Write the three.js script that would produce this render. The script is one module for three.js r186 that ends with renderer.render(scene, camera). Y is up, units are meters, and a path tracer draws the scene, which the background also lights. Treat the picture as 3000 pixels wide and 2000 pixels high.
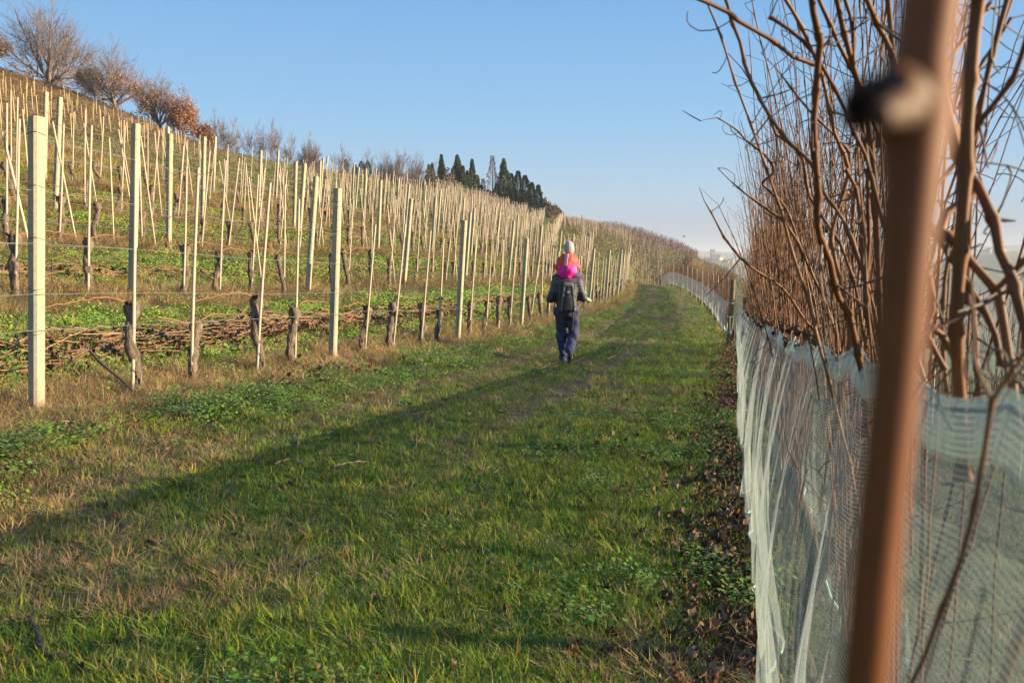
import * as THREE from 'three';

// ------------------------------------------------------------------ camera, sky, sun, exposure
const F = 1800, PITCH = Math.atan(184 / 1800), EYE = 1.42;     // focal length for a picture 2352 x 1568
const scene = new THREE.Scene();
const camera = new THREE.PerspectiveCamera(2 * Math.atan(784 / F) * 180 / Math.PI, 1024 / 682, 0.02, 9000);
camera.position.set(0, EYE, 0);
camera.rotation.set(-PITCH, 0, 0);
camera.focus = 7.5;
camera.userData.fStop = camera.getFocalLength() / 3.3;
scene.add(camera);
const renderer = new THREE.WebGLRenderer({ antialias: true });
renderer.toneMapping = THREE.LinearToneMapping;
renderer.toneMappingExposure = 2.85;
renderer.shadowMap.enabled = true;
const SUN_AZ = 97 * Math.PI / 180, SUN_EL = 15.2 * Math.PI / 180;
const sunDir = new THREE.Vector3(Math.sin(SUN_AZ) * Math.cos(SUN_EL), Math.sin(SUN_EL), -Math.cos(SUN_AZ) * Math.cos(SUN_EL));
const sun = new THREE.DirectionalLight(new THREE.Color().setRGB(1.0, 0.80, 0.52), 5.0);
sun.position.copy(sunDir).multiplyScalar(200);
sun.castShadow = true;
sun.shadow.mapSize.set(4096, 4096);
Object.assign(sun.shadow.camera, { left: -120, right: 120, top: 120, bottom: -120, near: 1, far: 500 });
scene.add(sun, sun.target);
scene.fog = new THREE.FogExp2(new THREE.Color().setRGB(0.80, 0.87, 0.95), 0.0003);
{
  const W = 2048, H = 1024, data = new Float32Array(W * H * 4);
  const stops = [[-90, .24, .23, .21], [-1, .31, .34, .40], [0, .33, .37, .46], [1.9, .376, .419, .521], [4.5, .397, .558, .729], [9.9, .274, .524, .818], [17.5, .182, .418, .779], [35, .115, .31, .67], [90, .075, .21, .52]];
  for (let j = 0; j < H; j++) {
    const el = ((j + .5) / H - .5) * 180;
    let s = 0; while (s < stops.length - 2 && el > stops[s + 1][0]) s++;
    const a = stops[s], b = stops[s + 1], t = Math.min(1, Math.max(0, (el - a[0]) / (b[0] - a[0])));
    for (let i = 0; i < W; i++) {
      const o = (j * W + i) * 4;
      for (let c = 0; c < 3; c++) data[o + c] = .36 * (a[c + 1] + (b[c + 1] - a[c + 1]) * t) * [1, 1.035, 1.02][c];
      data[o + 3] = 1;
    }
  }
  const sky = new THREE.DataTexture(data, W, H, THREE.RGBAFormat, THREE.FloatType);
  sky.mapping = THREE.EquirectangularReflectionMapping;
  sky.magFilter = THREE.LinearFilter; sky.needsUpdate = true;
  scene.background = sky; scene.environment = sky;
}

// ------------------------------------------------------------------ helpers
let seedState = 12345;
const seed = (s) => { seedState = s >>> 0; };
const R = () => { seedState = (seedState + 0x6d2b79f5) | 0; let t = Math.imul(seedState ^ (seedState >>> 15), 1 | seedState); t = (t + Math.imul(t ^ (t >>> 7), 61 | t)) ^ t; return ((t ^ (t >>> 14)) >>> 0) / 4294967296; };
const rr = (a, b) => a + (b - a) * R();
const rn = () => (R() + R() + R() + R() - 2) * 0.87;
const clamp = (x, a = 0, b = 1) => Math.min(b, Math.max(a, x));
const lerp = (a, b, t) => a + (b - a) * t;
const sstep = (a, b, x) => { const t = clamp((x - a) / (b - a)); return t * t * (3 - 2 * t); };
const h2 = (x, y) => { let h = Math.imul(x | 0, 374761393) + Math.imul(y | 0, 668265263); h = Math.imul(h ^ (h >>> 13), 1274126177); return ((h ^ (h >>> 16)) >>> 0) / 4294967296; };
function noise(x, y) {
  const i = Math.floor(x), j = Math.floor(y), u = x - i, v = y - j, a = u * u * (3 - 2 * u), b = v * v * (3 - 2 * v);
  return lerp(lerp(h2(i, j), h2(i + 1, j), a), lerp(h2(i, j + 1), h2(i + 1, j + 1), a), b) * 2 - 1;
}
const fbm = (x, y, n = 4) => { let s = 0, a = .5, f = 1; for (let k = 0; k < n; k++) { s += a * noise(x * f + k * 17.3, y * f - k * 9.1); a *= .5; f *= 2.03; } return s; };
function interp(tab, x) {                                    // piecewise linear [[x, y], ...]
  if (x <= tab[0][0]) return tab[0][1];
  for (let k = 1; k < tab.length; k++) if (x <= tab[k][0]) { const a = tab[k - 1], b = tab[k]; return lerp(a[1], b[1], (x - a[0]) / (b[0] - a[0])); }
  return tab[tab.length - 1][1];
}
function smoothInterp(tab, x) { return (interp(tab, x) * 2 + interp(tab, x - 1.5) + interp(tab, x + 1.5)) / 4; }
const V = (x, y, z) => new THREE.Vector3(x, y, z);
const cp = Math.cos(PITCH), sp = Math.sin(PITCH);
const elev = (py) => { const yc = -(py - 784) / F; return (yc * cp - sp) / (cp + yc * sp); };
function at(px, py, d) { const yc = -(py - 784) / F, t = d / (cp + yc * sp); return V((px - 1176) / F * t, EYE + t * (yc * cp - sp), -d); }
function project(p) { const y = p.y - EYE, d = -p.z, z = d * cp - y * sp, yy = d * sp + y * cp; return z <= 0 ? null : [1176 + F * p.x / z, 784 - F * yy / z, z]; }
const azOf = (px) => (px - 1176) / F;

const used = {};
function numbered(name) { const n = used[name] = (used[name] ?? -1) + 1; return n ? `${name}_${String(n).padStart(3, '0')}` : name; }
function tag(o, label, category, group, kind) {
  if (label) o.userData.label = label;
  if (category) o.userData.category = category;
  if (group) o.userData.group = group;
  if (kind) o.userData.kind = kind;
  return o;
}
function thing(name, label, category, pos, group) { const o = new THREE.Group(); o.name = numbered(name); if (pos) o.position.copy(pos); scene.add(o); return tag(o, label, category, group); }
function copy(src, label) { const c = src.clone(); c.name = numbered(src.name.replace(/_\d{3}$/, '')); c.userData = { ...src.userData }; if (label) c.userData.label = label; scene.add(c); return c; }
const shadow = (m) => { m.castShadow = m.receiveShadow = true; return m; };
function mesh(name, geo, mat, parent = scene) { const m = shadow(new THREE.Mesh(geo, mat)); m.name = parent === scene ? numbered(name) : name; parent.add(m); return m; }
const col = (r, g, b) => new THREE.Color().setRGB(r, g, b);
function mat(r, g, b, rough = .8, extra = {}) { return new THREE.MeshStandardMaterial({ color: col(r, g, b), roughness: rough, side: THREE.DoubleSide, ...extra }); }
const VC = (rough = .85, extra = {}) => new THREE.MeshStandardMaterial({ vertexColors: true, roughness: rough, side: THREE.DoubleSide, ...extra });

class G {                                                    // collects triangles into one geometry
  constructor() { this.p = []; this.n = []; this.c = []; this.u = []; this.i = []; }
  get count() { return this.p.length / 3; }
  vert(x, y, z, nx, ny, nz, c, u = 0, v = 0) { this.p.push(x, y, z); this.n.push(nx, ny, nz); this.c.push(c[0], c[1], c[2]); this.u.push(u, v); return this.p.length / 3 - 1; }
  tri(a, b, c) { this.i.push(a, b, c); }
  // pts: Vector3[], radii: number[] or number, c: colour or (k, j) => colour
  tube(pts, radii, sides, c, cap = true, rough = 0) {
    const n = pts.length; if (n < 2) return this;
    const T = V(), U = V(), W = V();
    T.subVectors(pts[1], pts[0]).normalize();
    U.set(Math.abs(T.y) < .9 ? 0 : 1, Math.abs(T.y) < .9 ? 1 : 0, 0).cross(T).normalize();
    const base = this.count; let L = 0;
    for (let k = 0; k < n; k++) {
      const a = pts[Math.max(0, k - 1)], b = pts[Math.min(n - 1, k + 1)];
      T.subVectors(b, a).normalize();
      U.addScaledVector(T, -U.dot(T)).normalize(); W.crossVectors(T, U);
      if (k) L += pts[k].distanceTo(pts[k - 1]);
      const r0 = Array.isArray(radii) ? radii[k] : radii;
      for (let j = 0; j <= sides; j++) {
        const t = (j % sides) / sides * Math.PI * 2, cx = Math.cos(t), sx = Math.sin(t);
        const nx = U.x * cx + W.x * sx, ny = U.y * cx + W.y * sx, nz = U.z * cx + W.z * sx;
        const r = rough ? r0 * (1 + rough * (h2(k * 31 + base, (j % sides) * 7 + 3) - .5) * 2) : r0;
        this.vert(pts[k].x + nx * r, pts[k].y + ny * r, pts[k].z + nz * r, nx, ny, nz, typeof c === 'function' ? c(k / (n - 1), j) : c, j / sides, L);
      }
    }
    const s = sides + 1;
    for (let k = 0; k < n - 1; k++) for (let j = 0; j < sides; j++) { const a = base + k * s + j; this.i.push(a, a + 1, a + s, a + 1, a + s + 1, a + s); }
    if (cap) for (const k of [0, n - 1]) {
      const a = pts[k], b = pts[k ? n - 2 : 1]; T.subVectors(a, b).normalize();
      const m = this.vert(a.x, a.y, a.z, T.x, T.y, T.z, typeof c === 'function' ? c(k ? 1 : 0, 0) : c);
      const ring = []; for (let j = 0; j < sides; j++) { const q = (base + k * s + j) * 3; ring.push(this.vert(this.p[q], this.p[q + 1], this.p[q + 2], T.x, T.y, T.z, [this.c[q], this.c[q + 1], this.c[q + 2]])); }
      for (let j = 0; j < sides; j++) k ? this.i.push(m, ring[j], ring[(j + 1) % sides]) : this.i.push(m, ring[(j + 1) % sides], ring[j]);
    }
    return this;
  }
  // flat facet through points
  face(pts, c) {
    const N = V().subVectors(pts[1], pts[0]).cross(V().subVectors(pts[2], pts[0])).normalize();
    const b = this.count; for (const q of pts) this.vert(q.x, q.y, q.z, N.x, N.y, N.z, c);
    for (let k = 1; k < pts.length - 1; k++) this.i.push(b, b + k, b + k + 1);
    return this;
  }
  box(cx, cy, cz, sx, sy, sz, c, rot = 0) {
    const co = Math.cos(rot), si = Math.sin(rot), P = (x, y, z) => V(cx + x * co + z * si, cy + y, cz - x * si + z * co), x = sx / 2, y = sy / 2, z = sz / 2;
    for (const f of [[[-x, -y, z], [x, -y, z], [x, y, z], [-x, y, z]], [[x, -y, -z], [-x, -y, -z], [-x, y, -z], [x, y, -z]], [[x, -y, z], [x, -y, -z], [x, y, -z], [x, y, z]], [[-x, -y, -z], [-x, -y, z], [-x, y, z], [-x, y, -z]], [[-x, y, z], [x, y, z], [x, y, -z], [-x, y, -z]], [[-x, -y, -z], [x, -y, -z], [x, -y, z], [-x, -y, z]]]) this.face(f.map((q) => P(...q)), c);
    return this;
  }
  geo() {
    const g = new THREE.BufferGeometry();
    g.setAttribute('position', new THREE.Float32BufferAttribute(this.p, 3));
    g.setAttribute('normal', new THREE.Float32BufferAttribute(this.n, 3));
    g.setAttribute('color', new THREE.Float32BufferAttribute(this.c, 3));
    g.setAttribute('uv', new THREE.Float32BufferAttribute(this.u, 2));
    g.setIndex(this.i);
    return g;
  }
  build(name, m, parent = scene) { return mesh(name, this.geo(), m, parent); }
}
function dataTex(w, h, fn, srgb = false) {
  const d = new Uint8Array(w * h * 4);
  for (let j = 0; j < h; j++) for (let i = 0; i < w; i++) { const q = fn(i, j), o = (j * w + i) * 4; d[o] = clamp(q[0]) * 255; d[o + 1] = clamp(q[1]) * 255; d[o + 2] = clamp(q[2]) * 255; d[o + 3] = 255; }
  const t = new THREE.DataTexture(d, w, h, THREE.RGBAFormat);
  t.wrapS = t.wrapT = THREE.RepeatWrapping; t.magFilter = THREE.LinearFilter; t.minFilter = THREE.LinearFilter; t.needsUpdate = true;
  if (srgb) t.colorSpace = THREE.SRGBColorSpace;
  return t;
}
const tn = (x, y, p) => { const i = Math.floor(x), j = Math.floor(y), u = x - i, v = y - j, a = u * u * (3 - 2 * u), b = v * v * (3 - 2 * v), m = (k) => ((k % p) + p) % p; return lerp(lerp(h2(m(i), m(j)), h2(m(i + 1), m(j)), a), lerp(h2(m(i), m(j + 1)), h2(m(i + 1), m(j + 1)), a), b); };

// ------------------------------------------------------------------ the lie of the land: u along the vine rows, v across them to the right
const PSI = 16 * Math.PI / 180, U0 = -30, DU = .5, line = [];
{
  let x = U0 * Math.sin(PSI), d = U0 * Math.cos(PSI);
  for (let k = 0; k < 600; k++) {
    const u = U0 + k * DU, hd = Math.max(4 * Math.PI / 180, PSI - Math.max(0, u - 25) * .005);
    line.push([x, d, hd]); x += Math.sin(hd) * DU; d += Math.cos(hd) * DU;
  }
}
function cl(u) { const q = clamp((u - U0) / DU, 0, line.length - 1.001), k = Math.floor(q), t = q - k, a = line[k], b = line[k + 1]; return [lerp(a[0], b[0], t), lerp(a[1], b[1], t), lerp(a[2], b[2], t)]; }
function row(u, v) { const [x, d, h] = cl(u); return [x + v * Math.cos(h), d - v * Math.sin(h)]; }
function inv(x, d) {
  let u = x * Math.sin(PSI) + d * Math.cos(PSI), v = 0;
  for (let k = 0; k < 5; k++) { const [cx, cd, h] = cl(u); u += ((x - cx) * Math.sin(h) + (d - cd) * Math.cos(h)) * (k ? .8 : 1); v = (x - cx) * Math.cos(h) - (d - cd) * Math.sin(h); }
  return [u, v];
}
const PROF = [[-30, -1.25], [-8, -1.28], [0, -1.31], [4.7, -1.435], [9, -1.565], [13.4, -1.77], [17.6, -1.88], [24, -1.99], [33, -2.02], [42, -1.9], [50, -1.78], [56, -1.72], [59, -1.78], [64, -2.25], [75, -3.4], [95, -5.2], [130, -6.5], [300, -9]];
const CROSS = [[-9, .42], [-5.6, .30], [-5, .25], [-4.4, .19], [-3.6, .07], [-2.8, 0], [-1.5, -.04], [-.4, -.09], [.3, -.14], [1, -.32], [3.4, -1.08], [8, -2.5], [20, -6], [60, -17], [150, -36], [400, -60]];
const near = (u, v) => smoothInterp(PROF, u) + interp(CROSS, v);
const RIDGE = [[-900, -60, 130], [-300, 60, 105], [-150, 105, 100], [0, 158, 95], [110, 192, 90], [180, 214, 86], [250, 243, 82], [310, 268, 80], [370, 295, 78], [480, 338, 76], [620, 370, 80], [760, 392, 86], [900, 418, 95], [1000, 440, 105], [1100, 464, 120], [1250, 500, 150], [1330, 512, 158], [1400, 528, 165], [1480, 550, 172], [1550, 573, 178], [1600, 592, 184], [1640, 606, 190], [1720, 640, 205], [1800, 660, 220]]
  .map(([px, py, d]) => { const p = at(px, py, d); return [p.x / d, d, p.y - EYE]; });
const ridgeD = RIDGE.map((r) => [r[0], r[1]]), ridgeH = RIDGE.map((r) => [r[0], r[2]]);
const baseD = [];
for (let u = -2; u <= 57; u += .5) { const [x, d] = row(u, -5); if (d > 1.2) baseD.push([x / d, d]); }
for (const [px, d] of [[1455, 64], [1540, 79], [1640, 98], [1760, 140], [1900, 180]]) if (azOf(px) > baseD[baseD.length - 1][0]) baseD.push([azOf(px), d]);
const A_MIN = baseD[0][0];
function farLand(x, d) {                                     // valley and the hills beyond it
  const r = Math.hypot(x, d), px = 1176 + F * (x / Math.max(d, 1));
  const q = clamp(px, -500, 3200);
  const wob = fbm(x / 260, d / 260, 3);
  const r1 = elev(interp([[-500, 575], [1500, 600], [1620, 592], [1680, 598], [1800, 612], [1950, 604], [2080, 598], [2140, 592], [2220, 580], [2300, 574], [2352, 578], [2600, 570], [3200, 580]], q)) * 1500 + wob * 4;
  const r2 = elev(interp([[-500, 560], [1500, 585], [1600, 575], [1700, 580], [1900, 588], [2100, 577], [2250, 566], [2400, 570], [3200, 560]], q)) * 3200 + wob * 10;
  return interp([[0, -40], [350, -52], [600, -62], [820, -66], [1100, -38 + r1 * .2 + wob * 22], [1500, r1], [1850, r1 - 45], [2400, -40], [3200, r2], [3800, -40], [9000, -60]], r);
}
function ground(x, d) {
  const r = Math.hypot(x, d), [u, v] = inv(x, d);
  let h = near(u, v);
  if (v < -5) {
    const w = -5 - v, plane = smoothInterp(PROF, clamp(u, -30, 60)) + .25 + .29 * Math.min(w, 75);
    let t = 0, hill = plane;
    if (d > 1.3) {
      const a = x / d;
      const aw = clamp(a, A_MIN, 2), d1 = interp(baseD, aw), dr = interp(ridgeD, aw), hr = interp(ridgeH, aw);
      if (a > A_MIN) {
        const [bu, bv] = inv(aw * d1, d1), h1 = near(bu, bv), s = (d - d1) / (dr - d1);
        hill = s < 0 ? h : s < 1 ? lerp(h1, hr, Math.pow(s, 1.05)) : hr - .17 * (d - dr);
        t = sstep(-.85, -.74, a);
        if (a > .14) t *= 1 - sstep(azOf(1700), azOf(1800), a);
      }
    }
    h = lerp(v > -20 || d < 2 ? plane : plane, hill, t);
    if (d > 1.3 && x / d > .14) h = lerp(near(u, Math.max(v, -9)), hill, t);
    h = Math.max(h, -60);
  } else if (d > 60 && x / d > .1 && x / d < azOf(1800)) {
    const a = x / d, d1 = interp(baseD, a), dr = interp(ridgeD, a), hr = interp(ridgeH, a);
    if (d > d1) {
      const [bu, bv] = inv(a * d1, d1), h1 = near(bu, bv), s = (d - d1) / (dr - d1);
      const hill = s < 1 ? lerp(h1, hr, Math.pow(s, 1.05)) : hr - .17 * (d - dr);
      h = lerp(hill, h, sstep(azOf(1700), azOf(1800), a));
    }
  }
  if (r > 220) h = lerp(h, farLand(x, d), sstep(220, 420, r));
  return h + EYE;
}
const bumps = (x, d) => { const r = Math.hypot(x, d); return r > 120 ? 0 : (fbm(x * 1.3, d * 1.3, 3) * .035 + fbm(x * .35 + 7, d * .35, 2) * .06) * sstep(.5, 3, r); };
const gY = (x, d) => ground(x, d) + bumps(x, d);
const rowP = (u, v, up = 0) => { const [x, d] = row(u, v); return V(x, gY(x, d) + up, -d); };
const beyondRidge = (x, d) => d > interp(ridgeD, clamp(x / d, -.85, .4)) - 1;
const inFrame = (p, m = 40) => { const q = project(p); return q && q[0] > -m && q[0] < 2352 + m && q[1] > -m && q[1] < 1568 + m; };

// ------------------------------------------------------------------ ground sheet
const fineTex = dataTex(512, 512, (i, j) => {
  const a = tn(i / 8, j / 8, 64) * .35 + tn(i / 3, j / 3, 171) * .4 + tn(i / 32, j / 32, 16) * .25;
  const s = .42 + a * .85; return [s, s, s * .97];
});
fineTex.repeat.set(1, 1);
const rowBand = (v) => { const q = (-5 - v) / 2.8, f = Math.abs(q - Math.round(q)) * 2.8; return q < -.3 ? 0 : 1 - sstep(.25, .75, f); };
function groundColor(x, d) {
  const r = Math.hypot(x, d), [u, v] = inv(x, d), n = fbm(x * .8, d * .8, 3), n2 = fbm(x * .12 + 5, d * .12, 3), n3 = fbm(x * 2.7, d * 2.7, 2);
  const mix = (a, b, t) => [lerp(a[0], b[0], t), lerp(a[1], b[1], t), lerp(a[2], b[2], t)];
  const green = [.080, .100, .014], lush = [.078, .118, .012], brown = [.17, .115, .048], straw = [.27, .19, .09], soil = [.085, .058, .036];
  let c;
  if (r > 260) {
    const f = fbm(x / 90, d / 60, 3), g = noise(x / 210, d / 150);
    c = mix([.10, .11, .05], [.22, .17, .09], sstep(-.3, .4, f)); if (g > .25) c = mix(c, [.04, .055, .03], .8);
    return c;
  }
  if (v > -5 && v < .1 && r < 90) {
    c = mix(green, brown, sstep(-.05, .5, n) * .55 + sstep(.1, .5, n3) * .2);
    const rut = Math.max(1 - Math.abs(v + 2.1 + n2 * .2) / .32, 1 - Math.abs(v + 3.6 + n2 * .2) / .34);
    if (rut > 0) c = mix(c, [.165, .118, .058], clamp(rut * 1.3) * .8);
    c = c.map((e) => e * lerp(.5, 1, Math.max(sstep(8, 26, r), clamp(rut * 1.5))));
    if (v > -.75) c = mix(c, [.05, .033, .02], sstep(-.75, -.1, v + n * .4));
  } else if (v >= .1) {
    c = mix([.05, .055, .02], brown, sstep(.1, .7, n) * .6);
  } else {
    const w = -5 - v, hi = sstep(10, 24, w - Math.max(0, u - 10) * .32 + n2 * 4), sunny = sstep(-.25, .35, n + n2 * .7);
    c = mix(mix(lush, brown, sunny * .55 + sstep(3, 12, w) * .42), [.25, .145, .068], hi * .8);
    if (hi < .9) c = mix(c, straw, rowBand(v) * .55 * (.6 + n));
    if (hi > .3) { c = mix(c, [.33, .24, .10], sstep(.1, .45, n2) * .45 * hi); c = mix(c, [.14, .085, .045], sstep(0, .5, n3) * .35 * hi); }
    if (d > 70 && x / d > .1) c = mix([.175, .125, .062], [.13, .14, .045], sstep(.12, .4, n2 + .1));
    c = mix(c, soil, sstep(.2, .6, n3) * .25 * (1 - hi));
  }
  return c;
}
{
  const rs = []; for (let r = .4; r < 4400; r *= r < 60 ? 1.022 : r < 260 ? 1.02 : 1.05) rs.push(r);
  const th = []; const deg = Math.PI / 180;
  for (let a = -180; a < -42; a += 6) th.push(a * deg); for (let a = -42; a < 40; a += .28) th.push(a * deg); for (let a = 40; a <= 180; a += 5) th.push(a * deg);
  th[th.length - 1] = Math.PI;
  const g = new G(), nT = th.length;
  const c0 = g.vert(0, gY(0, 0.01), 0, 0, 1, 0, groundColor(0, .01), 0, 0);
  for (const r of rs) for (const t of th) {
    const x = Math.sin(t) * r, d = Math.cos(t) * r;
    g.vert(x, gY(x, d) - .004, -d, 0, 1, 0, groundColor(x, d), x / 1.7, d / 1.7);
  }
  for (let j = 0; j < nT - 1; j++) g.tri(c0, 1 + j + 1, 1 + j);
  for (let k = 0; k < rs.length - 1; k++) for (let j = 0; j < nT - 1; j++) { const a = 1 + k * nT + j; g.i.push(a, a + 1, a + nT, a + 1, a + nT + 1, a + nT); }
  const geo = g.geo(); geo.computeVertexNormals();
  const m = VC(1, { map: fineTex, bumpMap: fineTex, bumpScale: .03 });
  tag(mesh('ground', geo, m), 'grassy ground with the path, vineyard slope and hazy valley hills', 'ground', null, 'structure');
}

// ------------------------------------------------------------------ materials shared by the vineyard
const ORD = ['first', 'second', 'third', 'fourth', 'fifth', 'sixth', 'seventh', 'eighth', 'ninth', 'tenth', 'eleventh', 'twelfth'];
const ord = (n) => ORD[n] ?? `${n + 1}${(n + 1) % 10 === 1 && (n + 1) % 100 !== 11 ? 'st' : (n + 1) % 10 === 2 && (n + 1) % 100 !== 12 ? 'nd' : (n + 1) % 10 === 3 && (n + 1) % 100 !== 13 ? 'rd' : 'th'}`;
const grit = dataTex(256, 256, (i, j) => { const s = .72 + .28 * (tn(i / 2, j / 2, 128) * .6 + tn(i / 11, j / 16, 16) * .7); const pit = tn(i / 3 + 40, j / 3, 999) > .93 ? .6 : 1; return [s * pit, s * pit, s * pit]; });
const barkTex = dataTex(128, 512, (i, j) => { const w = tn(i / 16 + 3, j / 64, 8) * 6, a = tn((i + w) / 4, j / 34, 32), b = tn((i + w) / 2, j / 9, 64); const s = .35 + .5 * a + .3 * b; return [s, s * .97, s * .93]; });
barkTex.repeat.set(1, 2.2);
const concreteM = VC(.92, { map: grit, bumpMap: grit, bumpScale: .002 });
const stakeM = VC(.7);
const barkM = VC(.95, { map: barkTex, bumpMap: barkTex, bumpScale: .012 });
const caneTex = dataTex(64, 256, (i, j) => { const a = tn((i + 2 * tn(j / 20, 3, 13)) / 2.2, j / 60, 999), b = tn(i / 6, j / 9, 999); const s = .62 + .28 * a + .2 * b; return [s, s * .98, s * .95]; }); caneTex.repeat.set(2, 5);
const caneM = VC(.68, { map: caneTex, bumpMap: caneTex, bumpScale: .00012 });
const wireM = new THREE.MeshStandardMaterial({ color: col(.23, .27, .24), roughness: .55, metalness: .3 });
const tieM = mat(.16, .12, .08, .8);

// ------------------------------------------------------------------ concrete posts, stakes and pruned vines on the slope
function postGeo(h, w, s) {
  seed(100 + s);
  const g = new G(), hs = [-.15, .02, .2, .4, .62, .8, 1.0, 1.3, 1.6, 1.9, h - .012, h], ch = .18 * w, a = w / 2;
  const ringXY = [[a, -a + ch], [a, a - ch], [a - ch, a], [-a + ch, a], [-a, a - ch], [-a, -a + ch], [-a + ch, -a], [a - ch, -a]];
  const st0 = rr(.3, .6), st1 = st0 + rr(.35, .6);
  const cAt = (y, k) => {
    const green = sstep(st0 - .15, st0 + .12, y) * (1 - sstep(st1 - .1, st1 + .3, y)) * (.45 + .55 * h2(k * 3 + s, Math.round(y * 9))), dirt = 1 - sstep(-.05, .22, y);
    let c = [.46, .39, .26]; c = c.map((q, i) => lerp(q, [.27, .32, .25][i], green * .9)); c = c.map((q, i) => lerp(q, [.22, .18, .12][i], dirt * .5)); return c.map((q) => q * (.94 + .1 * h2(k + s * 7, Math.round(y * 5))));
  };
  for (let k = 0; k < 8; k++) {
    const p = ringXY[k], q = ringXY[(k + 1) % 8], nx = q[1] - p[1], nz = -(q[0] - p[0]), l = Math.hypot(nx, nz);
    const uu = k * .05;
    for (let m = 0; m < hs.length; m++) { const sc = m === hs.length - 1 ? .9 : 1; for (const [e, o] of [[p, 0], [q, Math.hypot(q[0] - p[0], q[1] - p[1])]]) g.vert(e[0] * sc, hs[m], e[1] * sc, nx / l, sc < 1 ? .7 : 0, nz / l, cAt(hs[m], k), (uu + o) * 4, hs[m] * 4); }
    const b = g.count - hs.length * 2;
    for (let m = 0; m < hs.length - 1; m++) { const e = b + m * 2; g.i.push(e, e + 2, e + 1, e + 1, e + 2, e + 3); }
  }
  const top = ringXY.map(([x, z]) => g.vert(x * .9, h, z * .9, 0, 1, 0, [.45, .38, .255], x * 4, z * 4));
  for (let k = 1; k < 7; k++) g.tri(top[0], top[k + 1], top[k]);
  return g.geo();
}
function loopGeo(w) {                                       // wire twisted round a post
  const g = new G(), pts = []; for (let k = 0; k <= 16; k++) { const t = k / 16 * Math.PI * 2, q = w / 2 * 1.06 / Math.max(Math.abs(Math.cos(t)), Math.abs(Math.sin(t))) * (k % 4 === 2 ? .86 : 1); pts.push(V(Math.cos(t) * q, Math.sin(t * 2) * .008, Math.sin(t) * q)); }
  g.tube(pts, .0022, 5, [.2, .2, .18], false);
  const tail = []; for (let k = 0; k < 12; k++) tail.push(V(w * .56 + Math.cos(k * .9) * .012, -k * .007, w * .3 + Math.sin(k * .9) * .014)); g.tube(tail, .0018, 4, [.2, .16, .1], false);
  return g.geo();
}
function stakeGeo(h, r, s) {
  seed(300 + s); const g = new G(), pts = [], rad = []; const bx = rn() * .012, bz = rn() * .012;
  for (let k = 0; k <= 6; k++) { const t = k / 6; pts.push(V(bx * Math.sin(t * 3), -.1 + t * (h + .1), bz * Math.sin(t * 3.4))); rad.push(r * (1 - .1 * t)); }
  const pink = s % 3 ? [.50, .385, .285] : [.50, .42, .275];
  g.tube(pts, rad, 7, (t) => { const gr = (1 - sstep(.1, .45, t)) * (.5 + .5 * h2(s, 4)); return pink.map((q, i) => lerp(q, [.23, .26, .22][i], gr * .7)); });
  return g.geo();
}
function trunkGeo(s) {                                      // gnarled, leaning, with a knotted head
  seed(500 + s); const g = new G(), H = rr(.66, .80), pts = [], rad = [];
  const lean = rn() * .14, kink = rn() * .12, kz = rn() * .06, n = 17;
  for (let k = 0; k <= n; k++) {
    const t = k / n;
    pts.push(V(lean * t + kink * Math.sin(t * Math.PI * 1.1) * Math.sin(t * 5 + s) + rn() * .006, -.06 + t * (H + .06), kz * Math.sin(t * 4 + s) + rn() * .006));
    rad.push(1.15 * (.034 + .022 * Math.exp(-t * 9) + .026 * Math.exp(-(((t - .93) / .1) ** 2)) + .010 * Math.exp(-(((t - rr(.45, .6)) / .08) ** 2))) * rr(.85, 1.12));
  }
  rad[n] *= .6;
  const c = (t, j) => { const q = .5 + .95 * h2(j + s * 5, Math.round(t * 12)); return [.185 * q, .142 * q, .106 * q]; };
  g.tube(pts, rad, 13, c, true, .2);
  const head = pts[n - 1];
  for (let k = 0; k < 3; k++) {                             // spurs and bark strips on the head
    const a = rr(0, 6.28), p = [head.clone().add(V(0, -.03, 0))]; for (let m = 1; m < 4; m++) p.push(p[m - 1].clone().add(V(Math.cos(a) * .03 + rn() * .01, .03, Math.sin(a) * .02)));
    g.tube(p, [.02, .018, .014, .010], 6, [.17, .115, .075], true, .15);
  }
  for (let k = 0; k < 5; k++) { const t = rr(.1, .8), q = pts[Math.round(t * n)], a = rr(0, 6.28), o = V(Math.cos(a) * .045, 0, Math.sin(a) * .045), p = [q.clone().add(o), q.clone().add(o.clone().multiplyScalar(1.15)).add(V(0, .05, 0)), q.clone().add(o.clone().multiplyScalar(1.35)).add(V(rn() * .02, .1, 0))]; g.tube(p, [.008, .007, .003], 4, [.24, .19, .14]); }
  const out = g.geo(); out.userData = { H, head: head.clone() }; return out;
}
function bentCaneGeo(s, head, H) {                          // the one cane kept at pruning, bent along the wire
  seed(700 + s); const g = new G(), pts = [], rad = [], n = 16, dir = s % 4 ? 1 : -1;
  for (let k = 0; k <= n; k++) { const t = k / n; pts.push(V(head.x + dir * (t * .95), H - .03 + .085 * Math.sin(Math.min(1, t * 2.2) * Math.PI * .62) + rn() * .008 - t * t * .06 + (k % 2 ? .006 : -.004), head.z + rn() * .012)); rad.push(.0098 * (1 - .5 * t) * (k % 2 ? 1.25 : .95)); }
  g.tube(pts, rad, 6, (t) => [.25 - t * .04, .115, .05]);
  return g.geo();
}
const tipLeft = (u, k) => Math.max(-4, u);
const LEAN = (k) => k === 0 ? [.02, .035] : k < 6 ? [.085, .06] : [.07, .09];
const rowLimit = (u) => interp([[-10, -14], [13, -15.6], [18, -16.8], [25, -18.7], [40, -21], [80, -21.2], [100, -26], [130, -30]], u);
const posts = [], stakes = [], vines = [];
seed(42);
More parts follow.
